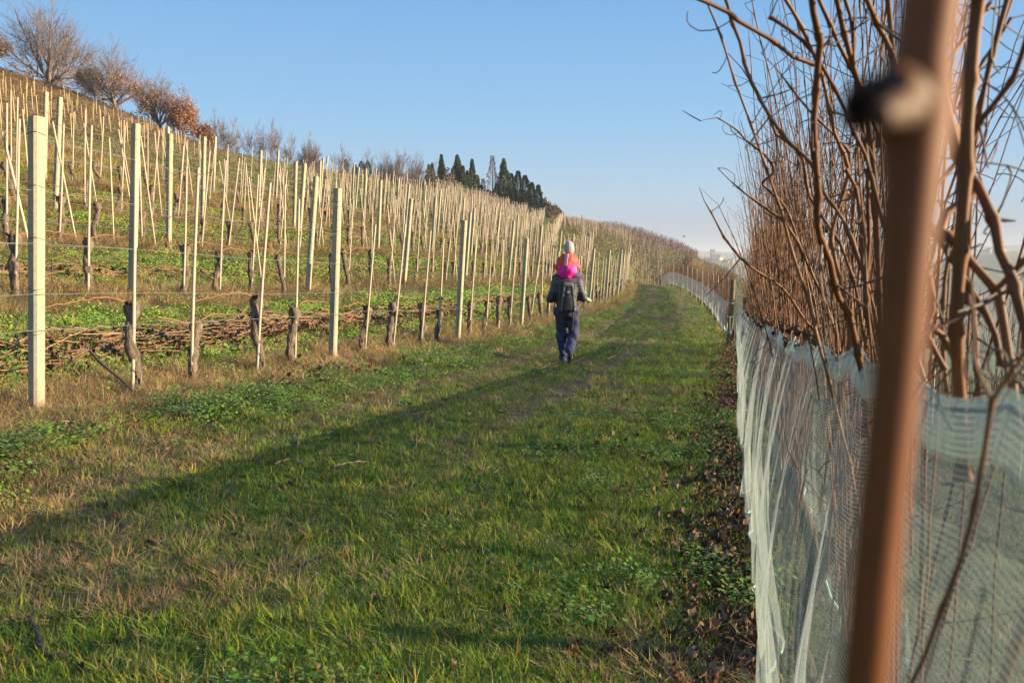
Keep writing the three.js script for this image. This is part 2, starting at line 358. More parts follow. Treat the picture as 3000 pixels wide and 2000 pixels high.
for (let k = 0; k < 14; k++) {
  const v0 = -5 - 2.8 * k, off = [-.82, -1.2, -1.5, -1.6, .9, 2.1, .3, 1.2, 2.7, .6, 1.9, 3.2, .2, 1.1][k];
  for (let m = 0, u = -8 + off; u < 128; m++, u += .9) {
    const isPost = m % 5 === 0, uu = u + (k === 0 && m % 5 === 0 && Math.abs(u - 4.68) < .3 ? -.06 : rn() * .1), vv = v0 + rn() * .05 + fbm(u * .04, k * 3, 2) * .25;
    if (vv < rowLimit(uu) - 1) continue;
    const [x, d] = row(uu, vv); if (d < 1 || beyondRidge(x, d)) continue;
    if (k === 0 && uu > 59) continue;
    if (d > 66 && x / d > azOf(1300) && R() < .8) continue;
    const base = rowP(uu, vv), top = base.clone().add(V(0, 2.1, 0));
    if (!inFrame(base, 120) && !inFrame(top, 120)) continue;
    const hd = cl(uu)[2], L = LEAN(k), q = { k, u: uu, v: vv, d, base, hd };
    if (isPost) posts.push({ ...q, lean: .012 + rn() * .03, leanZ: (k ? .085 : .072) + rn() * .024, spin: rn() * .12 });
    else {
      stakes.push({ ...q, lean: .02 + rn() * L[1], leanZ: (k ? .085 : .06) + rn() * .05, s: Math.floor(R() * 6), miss: R() < .03 });
      vines.push({ ...q, s: Math.floor(R() * 8), spin: R() < .5 ? rn() * .4 : Math.PI + rn() * .4, sc: rr(.9, 1.12) });
      if (k > 0 && k < 9 && R() < .45) stakes.push({ ...q, base: rowP(uu + .35, vv), lean: -.12 + rn() * .12, leanZ: rn() * .05, s: Math.floor(R() * 6) });
    }
  }
}
const TURN = (o, hd) => { o.rotation.order = 'YXZ'; o.rotation.y = Math.PI / 2 - hd; };   // local x runs along the row, away from the camera
function settle(o, q) { o.position.copy(q.base); o.rotation.order = 'YXZ'; o.rotation.set(q.leanZ || 0, Math.PI / 2 - q.hd + (q.spin || 0), -(q.lean || 0)); if (q.sc) o.scale.setScalar(q.sc); }
const leftmost = (list) => list.sort((a, b) => project(a.base)[0] - project(b.base)[0]);
const byRow = (list) => { const m = {}; for (const q of list) (m[q.k] ??= []).push(q); Object.values(m).forEach(leftmost); return m; };
{ // posts
  const geos = [0, 1, 2, 3, 4].map((s) => postGeo([2.2, 2.28, 2.12, 2.24, 2.18][s], .092, s)), loop = loopGeo(.092), rows = byRow(posts);
  let proto = {};
  for (const k in rows) rows[k].forEach((q, n) => {
    const near0 = q.d < 22, s = (n * 3 + +k) % 5, key = `${s}${near0}`;
    const label = `pale concrete post, ${ord(n)} from the left in the ${ord(+k)} row above the path`;
    let o = proto[key];
    if (!o) {
      o = proto[key] = thing('concrete_post', label, 'post', null, 'concrete posts of the pruned vineyard rows');
      mesh('post_shaft', geos[s], concreteM, o);
      if (near0) for (const y of [.62, .95, 1.32, 1.7, 2.08]) { const l = mesh('wire_tie', loop, tieM, o); l.position.y = y; l.rotation.y = (s + Math.round(y * 10)) % 4 * Math.PI / 2; }
    } else o = copy(o, label);
    settle(o, q);
  });
}
{ // stakes
  const geos = []; for (let s = 0; s < 6; s++) geos.push(stakeGeo([2.0, 1.9, 2.06, 1.86, 1.95, 2.1][s], s % 3 ? .0165 : .0145, s));
  const rank = stakes.filter((q) => !q.miss).sort((a, b) => a.d - b.d), single = rank.slice(0, 296), rest = rank.slice(296), rows = byRow(single), proto = {};
  for (const k in rows) rows[k].forEach((q, n) => {
    const label = `thin pale vine stake, ${ord(n)} from the left in the ${ord(+k)} row above the path`;
    let o = proto[q.s];
    if (!o) { o = proto[q.s] = tag(mesh('vine_stake', geos[q.s], stakeM), label, 'stake', 'thin stakes of the pruned vineyard rows'); } else o = copy(o, label);
    settle(o, q);
  });
  const im = shadow(new THREE.InstancedMesh(geos[1], stakeM, rest.length)), dm = new THREE.Object3D(); im.name = 'distant_stakes';
  rest.forEach((q, n) => { settle(dm, q); dm.updateMatrix(); im.setMatrixAt(n, dm.matrix); });
  scene.add(tag(im, 'crowd of thin pale stakes on the farther rows up the slope', 'stakes', null, 'stuff'));
}
{ // vines
  const geos = []; for (let s = 0; s < 8; s++) geos.push(trunkGeo(s));
  const canes = geos.map((g, s) => bentCaneGeo(s, g.userData.head, g.userData.H));
  const rank = vines.sort((a, b) => a.d - b.d), single = rank.slice(0, 290), rest = rank.slice(290), rows = byRow(single), proto = {};
  for (const k in rows) rows[k].forEach((q, n) => {
    const label = `gnarled pruned grapevine, ${ord(n)} from the left in the ${ord(+k)} row above the path`;
    const withCane = q.k < 4 && (q.k < 2 || n % 5 !== 3), key = `${q.s}${withCane}`;
    let o = proto[key];
    if (!o) { o = proto[key] = thing('grapevine', label, 'grapevine', null, 'pruned vines of the vineyard rows'); mesh('trunk', geos[q.s], barkM, o); if (withCane) mesh('cane', canes[q.s], caneM, o); } else o = copy(o, label);
    settle(o, q); if (withCane) o.rotation.y = Math.PI / 2 - q.hd;
  });
  const im = shadow(new THREE.InstancedMesh(geos[2], barkM, rest.length)), dm = new THREE.Object3D(); im.name = 'distant_grapevines';
  rest.forEach((q, n) => { settle(dm, q); dm.updateMatrix(); im.setMatrixAt(n, dm.matrix); });
  scene.add(tag(im, 'dark pruned vines on the farther rows up the slope', 'grapevines', null, 'stuff'));
}
{ // trellis wires
  seed(77);
  const hs = [.68, .95, 1.32, 1.7, 2.08], nm = ['lowest', 'second lowest', 'middle', 'second highest', 'highest'];
  for (let k = 0; k < 6; k++) hs.forEach((y, n) => {
    if (k > 2 && n === 1) return;
    const g = new G(), pts = [], v = -5 - 2.8 * k;
    for (let u = k < 3 ? -6 : -2; u < 58; u += .75) { const [x, d] = row(u, v + .05); if (d < 1.5) continue; const s = Math.abs(((u + 40) / 4.5) % 1 - .5) * 2; pts.push(rowP(u, v + .05, y - .03 * (1 - s * s) + Math.sin(u * 2.1 + n) * .006)); }
    g.tube(pts, k < 2 ? .0018 : .0022, 4, [1, 1, 1], false);
    tag(g.build('trellis_wire', wireM), `thin grey-green ${nm[n]} trellis wire along the ${ord(k)} row above the path`, 'wire', 'trellis wires of the vineyard rows');
    if (n >= 3 && k < 3) {                                  // dry tendrils left on the top wires
      const t = new G();
      for (let m = 0; m < 55; m++) { const u = rr(0, 40), p0 = rowP(u, v + .05, y - .02), pt = [p0]; let a = rr(0, 6); for (let j = 1; j < 9; j++) { a += rr(-1.2, 1.6); pt.push(pt[j - 1].clone().add(V(Math.cos(a) * .028 + .01, Math.sin(a) * .024, rn() * .02 - .012))); } t.tube(pt, .0028, 3, [.25, .16, .10], false); }
      tag(t.build('dry_tendrils', caneM), `brown dry tendrils curled round the ${nm[n]} wire of the ${ord(k)} row`, 'tendrils', null, 'stuff');
    }
  });
}
// ------------------------------------------------------------------ a vine leaf, dead and curled
function deadLeaf(s, size = .030) {
  seed(900 + s); const g = new G(), n = 13, pts = [], c0 = [[.17, .092, .052], [.22, .135, .08], [.10, .055, .032], [.20, .075, .035], [.27, .18, .115]][s % 5];
  const fold = rr(.3, 1.1), curl = rr(14, 30);
  for (let k = 0; k < n; k++) { const t = k / n * 6.283, r = size * (.74 + .26 * Math.abs(Math.cos(t * 2.5 + .3))) * rr(.88, 1.12), x = Math.cos(t) * r, z = Math.sin(t) * r; pts.push(V(x, Math.abs(x) * fold + curl * (x * x + z * z) * rr(.4, 1.3) + rn() * size * .14, z)); }
  const mid = V(0, size * .05, 0), inner = pts.map((p) => V(p.x * .5 + rn() * .004, p.y * .32 + rn() * .006, p.z * .5));
  const cc = () => { const q = rr(.7, 1.3); return c0.map((e) => e * q); };
  for (let k = 0; k < n; k++) { const m = (k + 1) % n; g.face([mid, inner[m], inner[k]], cc()); g.face([inner[k], inner[m], pts[m], pts[k]], cc()); }
  return g.geo();
}
const leafGeos = []; for (let s = 0; s < 5; s++) leafGeos.push(deadLeaf(s));
const leafM = VC(.85);
function scatter(name, geo, m, list, label, cat) {          // list: [position, scale, turn, tilt, [r, g, b]?, scaleY?]
  const im = shadow(new THREE.InstancedMesh(geo, m, list.length)), dm = new THREE.Object3D(), c = new THREE.Color();
  dm.rotation.order = 'YXZ';
  list.forEach((q, n) => { dm.position.copy(q[0]); dm.scale.set(q[1], q[1] * (q[5] || 1), q[1]); dm.rotation.set(q[3], q[2], (q[3] * 7.7) % .4 - .2); dm.updateMatrix(); im.setMatrixAt(n, dm.matrix); if (q[4]) im.setColorAt(n, c.setRGB(...q[4])); });
  im.name = numbered(name); scene.add(tag(im, label, cat, null, 'stuff')); return im;
}
{ // rows of cut canes with dead leaves between the first rows
  seed(1234);
  for (const [v0, uA, uB, n, H, W, what, leaves] of [[-6.15, 1.5, 44, 1150, .27, .36, 'first and second', 4200], [-8.9, 4, 40, 620, .2, .3, 'second and third', 900], [-11.8, 6, 40, 330, .14, .3, 'third and fourth', 300]]) {
    const g = new G();
    for (let k = 0; k < n; k++) {
      const dens = rr(0, 1), u = uA + (uB - uA) * Math.pow(dens, 1.35), pile = .35 + .65 * sstep(-.35, .25, fbm(u * .55, v0, 2)), v = v0 + rn() * W, L = rr(.5, 1.5), dir = rn() * .5 + (R() < .18 ? rr(-1, 1) : 0), y0 = Math.pow(R(), 1.3) * H * pile + .01, tilt = rn() * .28, pts = [], rad = [], bend = rn() * .3, m = 6;
      for (let j = 0; j <= m; j++) { const t = j / m - .5, a = u + t * L * Math.cos(dir), b = v + t * L * Math.sin(dir) + bend * t * t; pts.push(rowP(a, b, Math.max(.008, y0 + t * tilt * L + (j % 2) * .008))); rad.push(.0062 * (1.1 - .5 * (t + .5)) * (u > 16 ? 1.3 : 1)); }
      const q = rr(.75, 1.25), pc = R() < .35 ? [.24, .14, .11] : R() < .5 ? [.33, .185, .095] : [.25, .125, .065];
      g.tube(pts, rad, u < 14 ? 5 : 3, pc.map((e) => e * q), u < 10);
    }
    tag(g.build('pruned_canes', caneM), `long heap of cut brown canes lying between the ${what} rows`, 'canes', null, 'stuff');
    for (let s = 0; s < 2; s++) {
      const list = []; for (let k = 0; k < leaves / 2; k++) { const u = uA + (uB - uA) * Math.pow(R(), 1.4), pile = .35 + .65 * sstep(-.35, .25, fbm(u * .55, v0, 2)); list.push([rowP(u, v0 + rn() * W * 1.15, rr(.01, H * .75 * pile)), rr(.7, 1.3), rr(0, 6.28), rr(-.8, .8)]); }
      scatter('dead_leaves', leafGeos[s ? 2 : 0], leafM, list, `${s ? 'dark' : 'light'} brown dead leaves caught in the canes between ${what} rows`, 'leaves');
    }
  }
  const t = tag(thing('fallen_branch', 'dark thick branch leaning out of the cane heap by the leftmost post', 'branch'), null); const g = new G();
  g.tube([at(205, 805, 6.6), at(225, 828, 6.5), at(250, 850, 6.4), at(278, 872, 6.3), at(305, 898, 6.2)], [.012, .013, .012, .011, .008], 7, [.13, .075, .055]); g.build('stem', caneM, t);
}
// ------------------------------------------------------------------ grass, straw, weeds and dead leaves
function tuftGeo(s, blades, h, w, spread, lean, tone) {
  seed(2000 + s); const g = new G();
  for (let k = 0; k < blades; k++) {
    const a = rr(0, 6.283), r = spread * Math.sqrt(R()), bx = Math.cos(a) * r, bz = Math.sin(a) * r, L = h * rr(.55, 1.25), dir = a + rn() * 1.2, le = lean * rr(.3, 1.5), W = w * rr(.7, 1.3);
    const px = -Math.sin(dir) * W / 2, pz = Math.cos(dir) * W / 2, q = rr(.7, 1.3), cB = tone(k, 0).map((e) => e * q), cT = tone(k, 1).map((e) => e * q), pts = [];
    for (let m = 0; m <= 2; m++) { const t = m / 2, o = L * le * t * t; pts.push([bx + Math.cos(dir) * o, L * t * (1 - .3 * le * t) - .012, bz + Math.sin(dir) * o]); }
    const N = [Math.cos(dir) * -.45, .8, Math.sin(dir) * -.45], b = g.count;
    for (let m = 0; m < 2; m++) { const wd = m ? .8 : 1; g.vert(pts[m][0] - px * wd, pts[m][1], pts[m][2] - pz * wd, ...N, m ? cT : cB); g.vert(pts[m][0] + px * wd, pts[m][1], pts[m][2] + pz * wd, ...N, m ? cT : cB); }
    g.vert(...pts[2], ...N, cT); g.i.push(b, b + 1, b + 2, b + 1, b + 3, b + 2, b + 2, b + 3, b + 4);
  }
  return g.geo();
}
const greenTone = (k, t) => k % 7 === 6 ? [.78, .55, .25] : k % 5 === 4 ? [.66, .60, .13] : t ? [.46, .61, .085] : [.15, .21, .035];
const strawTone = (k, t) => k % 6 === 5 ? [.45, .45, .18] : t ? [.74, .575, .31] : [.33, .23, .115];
const grassM = new THREE.MeshPhysicalMaterial({ vertexColors: true, roughness: .55, side: THREE.DoubleSide, transmission: .3, thickness: 0 });
grassM.roughness = .9;
const strawM = new THREE.MeshPhysicalMaterial({ vertexColors: true, roughness: .9, side: THREE.DoubleSide, transmission: .22, thickness: 0 });
const greenGeos = [0, 1, 2, 3].map((s) => tuftGeo(s, 26, [.036, .046, .032, .058][s], .0036, .075, 1.1, greenTone));
const strawGeos = [0, 1, 2].map((s) => tuftGeo(10 + s, 24, [.046, .085, .055][s], .0034, .075, [1.3, .95, 1.2][s], strawTone));
const longGeos = [0, 1].map((s) => tuftGeo(20 + s, 46, .165, .0042, .11, 1.15, strawTone));
const coarseGreen = [0, 1].map((s) => tuftGeo(30 + s, 16, .10, .014, .17, .7, greenTone)), coarseStraw = [0, 1].map((s) => tuftGeo(34 + s, 16, .12, .013, .17, .85, strawTone));
function weedGeo(s) {                                       // low broad-leaved rosette
  seed(2500 + s); const g = new G();
  for (let k = 0; k < 26; k++) {
    const a = rr(0, 6.283), r = rr(.01, .085), y = rr(.012, .06), sz = rr(.0045, .0098), c = [rr(.40, .62), rr(.62, .85), rr(.08, .16)], tl = rr(-.5, .5), o = V(Math.cos(a) * r, y, Math.sin(a) * r);
    const pts = []; for (let m = 0; m < 6; m++) { const t = m / 6 * 6.283, q = sz * (m % 2 ? .9 : 1); const x = Math.cos(t) * q, z = Math.sin(t) * q; pts.push(V(o.x + x, o.y + x * tl + z * (tl * .6), o.z + z)); }
    g.face(pts.reverse(), c);
  }
  return g.geo();
}
const weedGeos = [0, 1].map(weedGeo);
const weedM = new THREE.MeshPhysicalMaterial({ vertexColors: true, roughness: .9, side: THREE.DoubleSide, transmission: .25, thickness: 0 });
const LST = { green: [[], [], [], []], straw: [[], [], []], long: [[], []], cg: [[], []], cs: [[], []], weed: [[], []], far: [[], []] };
const pick = (a) => a[Math.floor(R() * a.length)];
seed(31);
function tint(base, q) { return [base[0] * q * rr(.8, 1.2), base[1] * q * rr(.85, 1.15), base[2] * q * rr(.8, 1.2)]; }
const GREEN = [.38, .50, .09], LIME = [.55, .60, .08], STRAW = [.60, .50, .40];
const dryness = (x, d) => { const n = fbm(x * .8, d * .8, 3), n2 = fbm(x * .22 + 9, d * .22, 2); return sstep(-.15, .55, n + n2 * .7); };
// the path and its verge
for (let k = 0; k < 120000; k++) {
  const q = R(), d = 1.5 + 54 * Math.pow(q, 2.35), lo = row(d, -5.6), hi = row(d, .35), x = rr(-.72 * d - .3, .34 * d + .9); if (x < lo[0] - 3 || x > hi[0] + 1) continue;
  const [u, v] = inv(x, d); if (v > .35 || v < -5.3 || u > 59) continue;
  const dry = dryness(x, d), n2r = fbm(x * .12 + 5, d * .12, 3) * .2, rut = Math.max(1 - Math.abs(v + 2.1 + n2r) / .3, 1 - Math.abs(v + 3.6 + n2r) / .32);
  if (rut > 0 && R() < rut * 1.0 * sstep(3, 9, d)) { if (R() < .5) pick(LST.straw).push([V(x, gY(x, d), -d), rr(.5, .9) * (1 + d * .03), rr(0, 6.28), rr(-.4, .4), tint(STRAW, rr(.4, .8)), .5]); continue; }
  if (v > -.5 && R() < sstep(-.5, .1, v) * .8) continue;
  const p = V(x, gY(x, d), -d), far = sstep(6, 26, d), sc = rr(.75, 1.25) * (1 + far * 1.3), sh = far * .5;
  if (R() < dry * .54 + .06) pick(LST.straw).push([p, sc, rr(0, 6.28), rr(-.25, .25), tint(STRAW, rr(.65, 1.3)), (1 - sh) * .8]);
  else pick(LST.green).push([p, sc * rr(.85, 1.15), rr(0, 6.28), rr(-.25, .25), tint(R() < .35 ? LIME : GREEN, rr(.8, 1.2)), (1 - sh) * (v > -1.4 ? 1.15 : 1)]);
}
// the rows near the path
for (let k = 0; k < 62000; k++) {
  const d = 3.2 + 36 * Math.pow(R(), 1.7), x = rr(-.72 * d - .5, .2 * d); const [u, v] = inv(x, d);
  if (v > -4.6 || v < -24 || beyondRidge(x, d)) continue;
  const p = V(x, gY(x, d), -d), w = -5 - v, band = rowBand(v), hi = sstep(10, 24, w - Math.max(0, u - 10) * .32), dry = clamp(dryness(x, d) * .5 + hi * .75 + sstep(2, 9, w) * .24), sc = rr(.8, 1.35) * (1 + sstep(7, 28, d) * 1.6);
  if (band > .5 && R() < .7) { if (R() < .8) pick(LST.long).push([p, sc * rr(.5, .95), rr(0, 6.28), rr(-.35, .35), tint(STRAW, rr(.7, 1.1)), rr(.6, 1)]); continue; }
  if (R() < dry) pick(LST.straw).push([p, sc * 1.2, rr(0, 6.28), rr(-.3, .3), tint(STRAW, rr(.75, 1.25)), 1.1]);
  else if (R() < .52 && w < 9) pick(LST.weed).push([p, sc * rr(.9, 1.5), rr(0, 6.28), rr(-.3, .3), tint([.46, .52, .16], rr(.7, 1.2))]);
  else pick(LST.green).push([p, sc * 1.15, rr(0, 6.28), rr(-.3, .3), tint(R() < .5 ? LIME : GREEN, rr(.85, 1.25)), 1.1]);
}
// straw tufts and weeds at the foot of the first row
for (let k = 0; k < 5200; k++) {
  const u = 1.6 + 50 * Math.pow(R(), 1.6), v = -5 + rn() * .5 + .12, [x, d] = row(u, v);
  if (d < 2 || fbm(u * 1.4, 3, 2) + rn() * .25 < -.2) continue;
  pick(LST.long).push([V(x, gY(x, d), -d), rr(.35, .9) * (1 + d * .008), rr(0, 6.28), rr(-.45, .45), tint(STRAW, rr(.85, 1.5)), rr(.5, 1)]);
}
for (let k = 0; k < 7500; k++) {
  const u = 1 + 34 * Math.pow(R(), 1.7), v = -4.3 + rn() * .62, [x, d] = row(u, v);
  if (d < 2 || fbm(u * 1.1, v * 1.6 + 4, 3) + rn() * .4 < .04) continue;
  pick(LST.weed).push([V(x, gY(x, d) + rr(0, .05), -d), rr(.9, 1.7), rr(0, 6.28), rr(-.35, .35), tint([.27, .35, .10], rr(.6, 1.25))]);
}
// scattered weeds under the hedge and by the camera
for (let k = 0; k < 2600; k++) {
  const u = 1.8 + 14 * Math.pow(R(), 1.6), v = rr(-1.6, .2), [x, d] = row(u, v); if (fbm(u * 1.6, v * 1.6, 2) < .12) continue;
  pick(LST.weed).push([V(x, gY(x, d) + .01, -d), rr(.7, 1.5), rr(0, 6.28), rr(-.35, .35), tint([.28, .36, .12], rr(.7, 1.15))]);
}
// the far slope, in coarser tufts
for (let k = 0; k < 52000; k++) {
  const d = 26 + 165 * Math.pow(R(), 1.35), x = rr(-.70 * d, .30 * d), [u, v] = inv(x, d);
  if (v > -5.2 && !(d > 66 && x / d > .12)) continue;
  if (beyondRidge(x, d)) continue;
  const w = -5 - v, hi = sstep(10, 24, w - Math.max(0, u - 10) * .32), p = V(x, gY(x, d), -d), sc = rr(.8, 1.5) * (1 + d / 60), spur = d > 66 && x / d > .1;
  if (R() < .42 + hi * .5 + (spur ? .12 : 0)) pick(LST.cs).push([p, sc, rr(0, 6.28), rr(-.25, .25), hi > .5 ? tint([.40, .29, .20], rr(.7, 1.15)) : tint([.50, .42, .34], rr(.7, 1.1)), .7]);
  else pick(LST.cg).push([p, sc, rr(0, 6.28), rr(-.25, .25), tint(GREEN, rr(.8, 1.15)), .6]);
}
// the slope below the hedge to the right
for (let k = 0; k < 9000; k++) {
  const u = rr(.8, 26), v = rr(.35, 7), [x, d] = row(u, v);
  pick(LST.straw).push([V(x, gY(x, d), -d), rr(1, 1.9), rr(0, 6.28), rr(-.3, .3), R() < .2 ? tint(STRAW, rr(.4, .7)) : tint([.16, .24, .09], 1), 1.1]);
}
const WORD = ['finest', 'taller', 'shortest', 'tallest'];
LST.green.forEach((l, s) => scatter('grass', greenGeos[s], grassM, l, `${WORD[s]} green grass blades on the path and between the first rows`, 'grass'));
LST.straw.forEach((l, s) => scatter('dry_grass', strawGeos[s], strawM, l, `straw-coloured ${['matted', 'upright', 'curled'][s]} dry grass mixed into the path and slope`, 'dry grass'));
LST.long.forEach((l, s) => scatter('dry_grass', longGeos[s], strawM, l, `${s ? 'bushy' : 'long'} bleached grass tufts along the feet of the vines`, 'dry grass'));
LST.weed.forEach((l, s) => scatter('weeds', weedGeos[s], weedM, l, `bright green ${s ? 'larger' : 'small'} leafy weeds beside the first vine row`, 'weeds'));
LST.cg.forEach((l, s) => scatter('grass', coarseGreen[s], grassM, l, `${s ? 'coarse' : 'sparse'} green grass on the distant vineyard slope`, 'grass'));
LST.cs.forEach((l, s) => scatter('dry_grass', coarseStraw[s], strawM, l, `${s ? 'coarse' : 'sparse'} brown dry grass on the distant upper slope`, 'dry grass'));
{ // dead leaves: a band under the hedge, singles on the path, some at the foot of the first row
  seed(88); const lists = leafGeos.map(() => []);
  for (let k = 0; k < 7000; k++) { const u = 1.2 + 22 * Math.pow(R(), 1.9), v = .02 - Math.abs(rn()) * .55 + .12, [x, d] = row(u, v); if (fbm(u * 1.8, v * 3, 2) + (v + .35) * .9 < -.12) continue; pick(lists).push([V(x, gY(x, d) + rr(-.012, .03), -d), rr(.35, 1.0), rr(0, 6.28), rr(-1, 1)]); }
  for (let k = 0; k < 460; k++) { const u = 2 + 20 * Math.pow(R(), 1.6), v = -.3 - 3.6 * Math.pow(R(), 1.9), [x, d] = row(u, v); pick(lists).push([V(x, gY(x, d) + rr(.0, .03), -d), rr(.35, .9), rr(0, 6.28), rr(-1, 1)]); }
  for (let k = 0; k < 700; k++) { const u = 2.4 + 8 * Math.pow(R(), 1.5), v = -4.75 + rn() * .4, [x, d] = row(u, v); if (fbm(u * 1.1 + 4, v, 2) < .0) continue; pick(lists).push([V(x, gY(x, d) + rr(.01, .09), -d), rr(.7, 1.4), rr(0, 6.28), rr(-1, 1)]); }
  lists.forEach((l, s) => scatter('dead_leaves', leafGeos[s], leafM, l, `${['brown', 'tan', 'dark brown', 'russet', 'pale'][s]} curled dead vine leaves littering the ground under the hedge`, 'leaves'));
}
{ // sticks lying on the path, each traced where it lies
  seed(5);
  const lie = (px, py) => { const e = elev(py); let d = 3; for (let k = 0; k < 60; k++) { const x = azOf(px) * d / (cp + -(py - 784) / F * sp); d = clamp(d + (e * d - (gY(x, d) - EYE)) * 2.2, 1.5, 30); } const x = azOf(px) * d / (cp + -(py - 784) / F * sp); return V(x, gY(x, d) + .028, -d); };
  const S = [
    ['thick dark curved branch in the bottom left corner', [[70, 1437], [88, 1480], [100, 1515], [128, 1530], [162, 1522]], .013, [.10, .07, .055]],
    ['straight brown stick at the left edge near the bottom', [[0, 1447], [35, 1440], [70, 1436]], .006, [.24, .15, .10]],
    ['long pale stick across the grass left of centre', [[845, 1023], [875, 1028], [905, 1030]], .009, [.24, .15, .09]],
    ['short upright dark stub beside the shadow edge on the path', [[684, 1014], [684, 1026], [683, 1042]], .012, [.16, .11, .09]],
    ['thin straight twig reaching right from the dark stub', [[688, 1022], [730, 1018], [764, 1012]], .004, [.34, .21, .12]],
    ['tan bent stick nearest below the dark stub', [[630, 1076], [665, 1066], [697, 1076]], .010, [.36, .22, .13]],
    ['pale forked twig in the middle of the path', [[766, 1082], [800, 1074], [842, 1070]], .006, [.46, .33, .22]],
    ['brown twig above the pale forked twig', [[745, 1052], [790, 1055], [835, 1066]], .007, [.22, .15, .11]],
    ['dark stub with a bent arm in the grass, right of the stick pile', [[945, 958], [965, 972], [975, 984]], .010, [.13, .09, .07]],
    ['reddish twig lying over the bent dark stub', [[945, 962], [965, 957], [990, 958]], .006, [.36, .2, .11]],
    ['straight tan stick right of the dark stub', [[1000, 977], [1025, 980], [1048, 983]], .010, [.40, .27, .16]],
    ['hooped pale cane on the path, centre', [[955, 1034], [962, 1020], [980, 1017], [990, 1022]], .006, [.45, .32, .2]],
    ['leaning dark twig left of the hooped cane', [[868, 985], [878, 1000], [893, 1020]], .006, [.2, .13, .1]],
    ['long thin cane behind the walking man', [[1240, 850], [1285, 846], [1330, 856]], .008, [.42, .29, .17]],
    ['short pale stick by the shoe of the walking man', [[1315, 838], [1328, 832], [1340, 826]], .009, [.46, .34, .22]],
    ['curved cane lying right of the walking man', [[1395, 828], [1415, 822], [1436, 834]], .007, [.44, .32, .18]],
    ['thin brown twig in the lower left grass', [[380, 1250], [345, 1283], [300, 1330]], .005, [.25, .2, .16]],
    ['short curled twig in the shade, left of centre', [[470, 1115], [455, 1135], [463, 1180]], .005, [.18, .12, .09]],
  ];
  for (const [label, px, r, c] of S) {
    const g = new G(), P = px.map(([a, b]) => lie(a, b)), curve = new THREE.CatmullRomCurve3(P), pts = curve.getPoints(10); pts.forEach((p, k) => { p.y += .004 + (k % 3) * .004; });
    g.tube(pts, pts.map((p, k) => r * (.75 + .3 * (k % 4 === 0) - .25 * k / 10)), 6, (t, j) => c.map((e) => e * (.8 + .4 * h2(j, Math.round(t * 10)))));
    tag(g.build('fallen_stick', caneM), label, 'stick', 'cut sticks lying on the path');
  }
}
// ------------------------------------------------------------------ trees on the skyline
const twigM = VC(.9), leafTreeM = new THREE.MeshPhysicalMaterial({ vertexColors: true, roughness: .9, side: THREE.DoubleSide, transmission: .3, thickness: 0 }), needleM = VC(.85);
const groundUnder = (px, d) => { let x = azOf(px) * d; for (let k = 0; k < 3; k++) { const e = (gY(x, d) - EYE) / d; x = azOf(px) * d * (cp - e * sp); } return V(x, gY(x, d) - .1, -d); };
function grow(g, tips, p0, dir, len, rad, depth, o) {
  const n = depth > 2 ? 4 : depth > 1 ? 3 : depth ? 2 : 1, pts = [p0.clone()], rads = [rad], D = dir.clone();
  for (let k = 1; k <= n; k++) { D.add(V(rn() * o.wig, o.up * (depth < o.depth ? 1 : .2) + rn() * o.wig, rn() * o.wig)).normalize(); pts.push(pts[k - 1].clone().addScaledVector(D, len / n)); rads.push(Math.max(o.min, rad * (1 - .45 * k / n))); }
  g.tube(pts, rads, depth > 4 ? 7 : depth > 2 ? 4 : 3, (t, j) => o.col.map((c) => c * (.8 + .4 * h2(j + depth, Math.round(t * 4)))), false);
  if (depth === 0) { tips.push(pts[n]); return; }
  if (depth < 2) tips.push(pts[n]);
  const kids = Math.round(rr(o.kids[0], o.kids[1]) + (depth === o.depth ? o.first : 0));
  for (let k = 0; k < kids; k++) {
    const t = depth === o.depth ? rr(o.low, 1) : rr(.3, 1), i = Math.min(n - 1, Math.floor(t * n)), q = pts[i].clone().lerp(pts[i + 1], t * n - i), ax = V(rn(), rn(), rn()).cross(D).normalize();
    const nd = D.clone().applyAxisAngle(ax, rr(o.ang[0], o.ang[1])).normalize();
    grow(g, tips, q, nd, len * rr(.58, .85) * (depth === o.depth ? o.spread * (1.25 - .5 * t) : 1), Math.max(o.min, rad * (1 - .45 * t) * rr(.5, .7)), depth - 1, o);
  }
  grow(g, tips, pts[n], D, len * .72, rads[n], depth - 1, o);
}
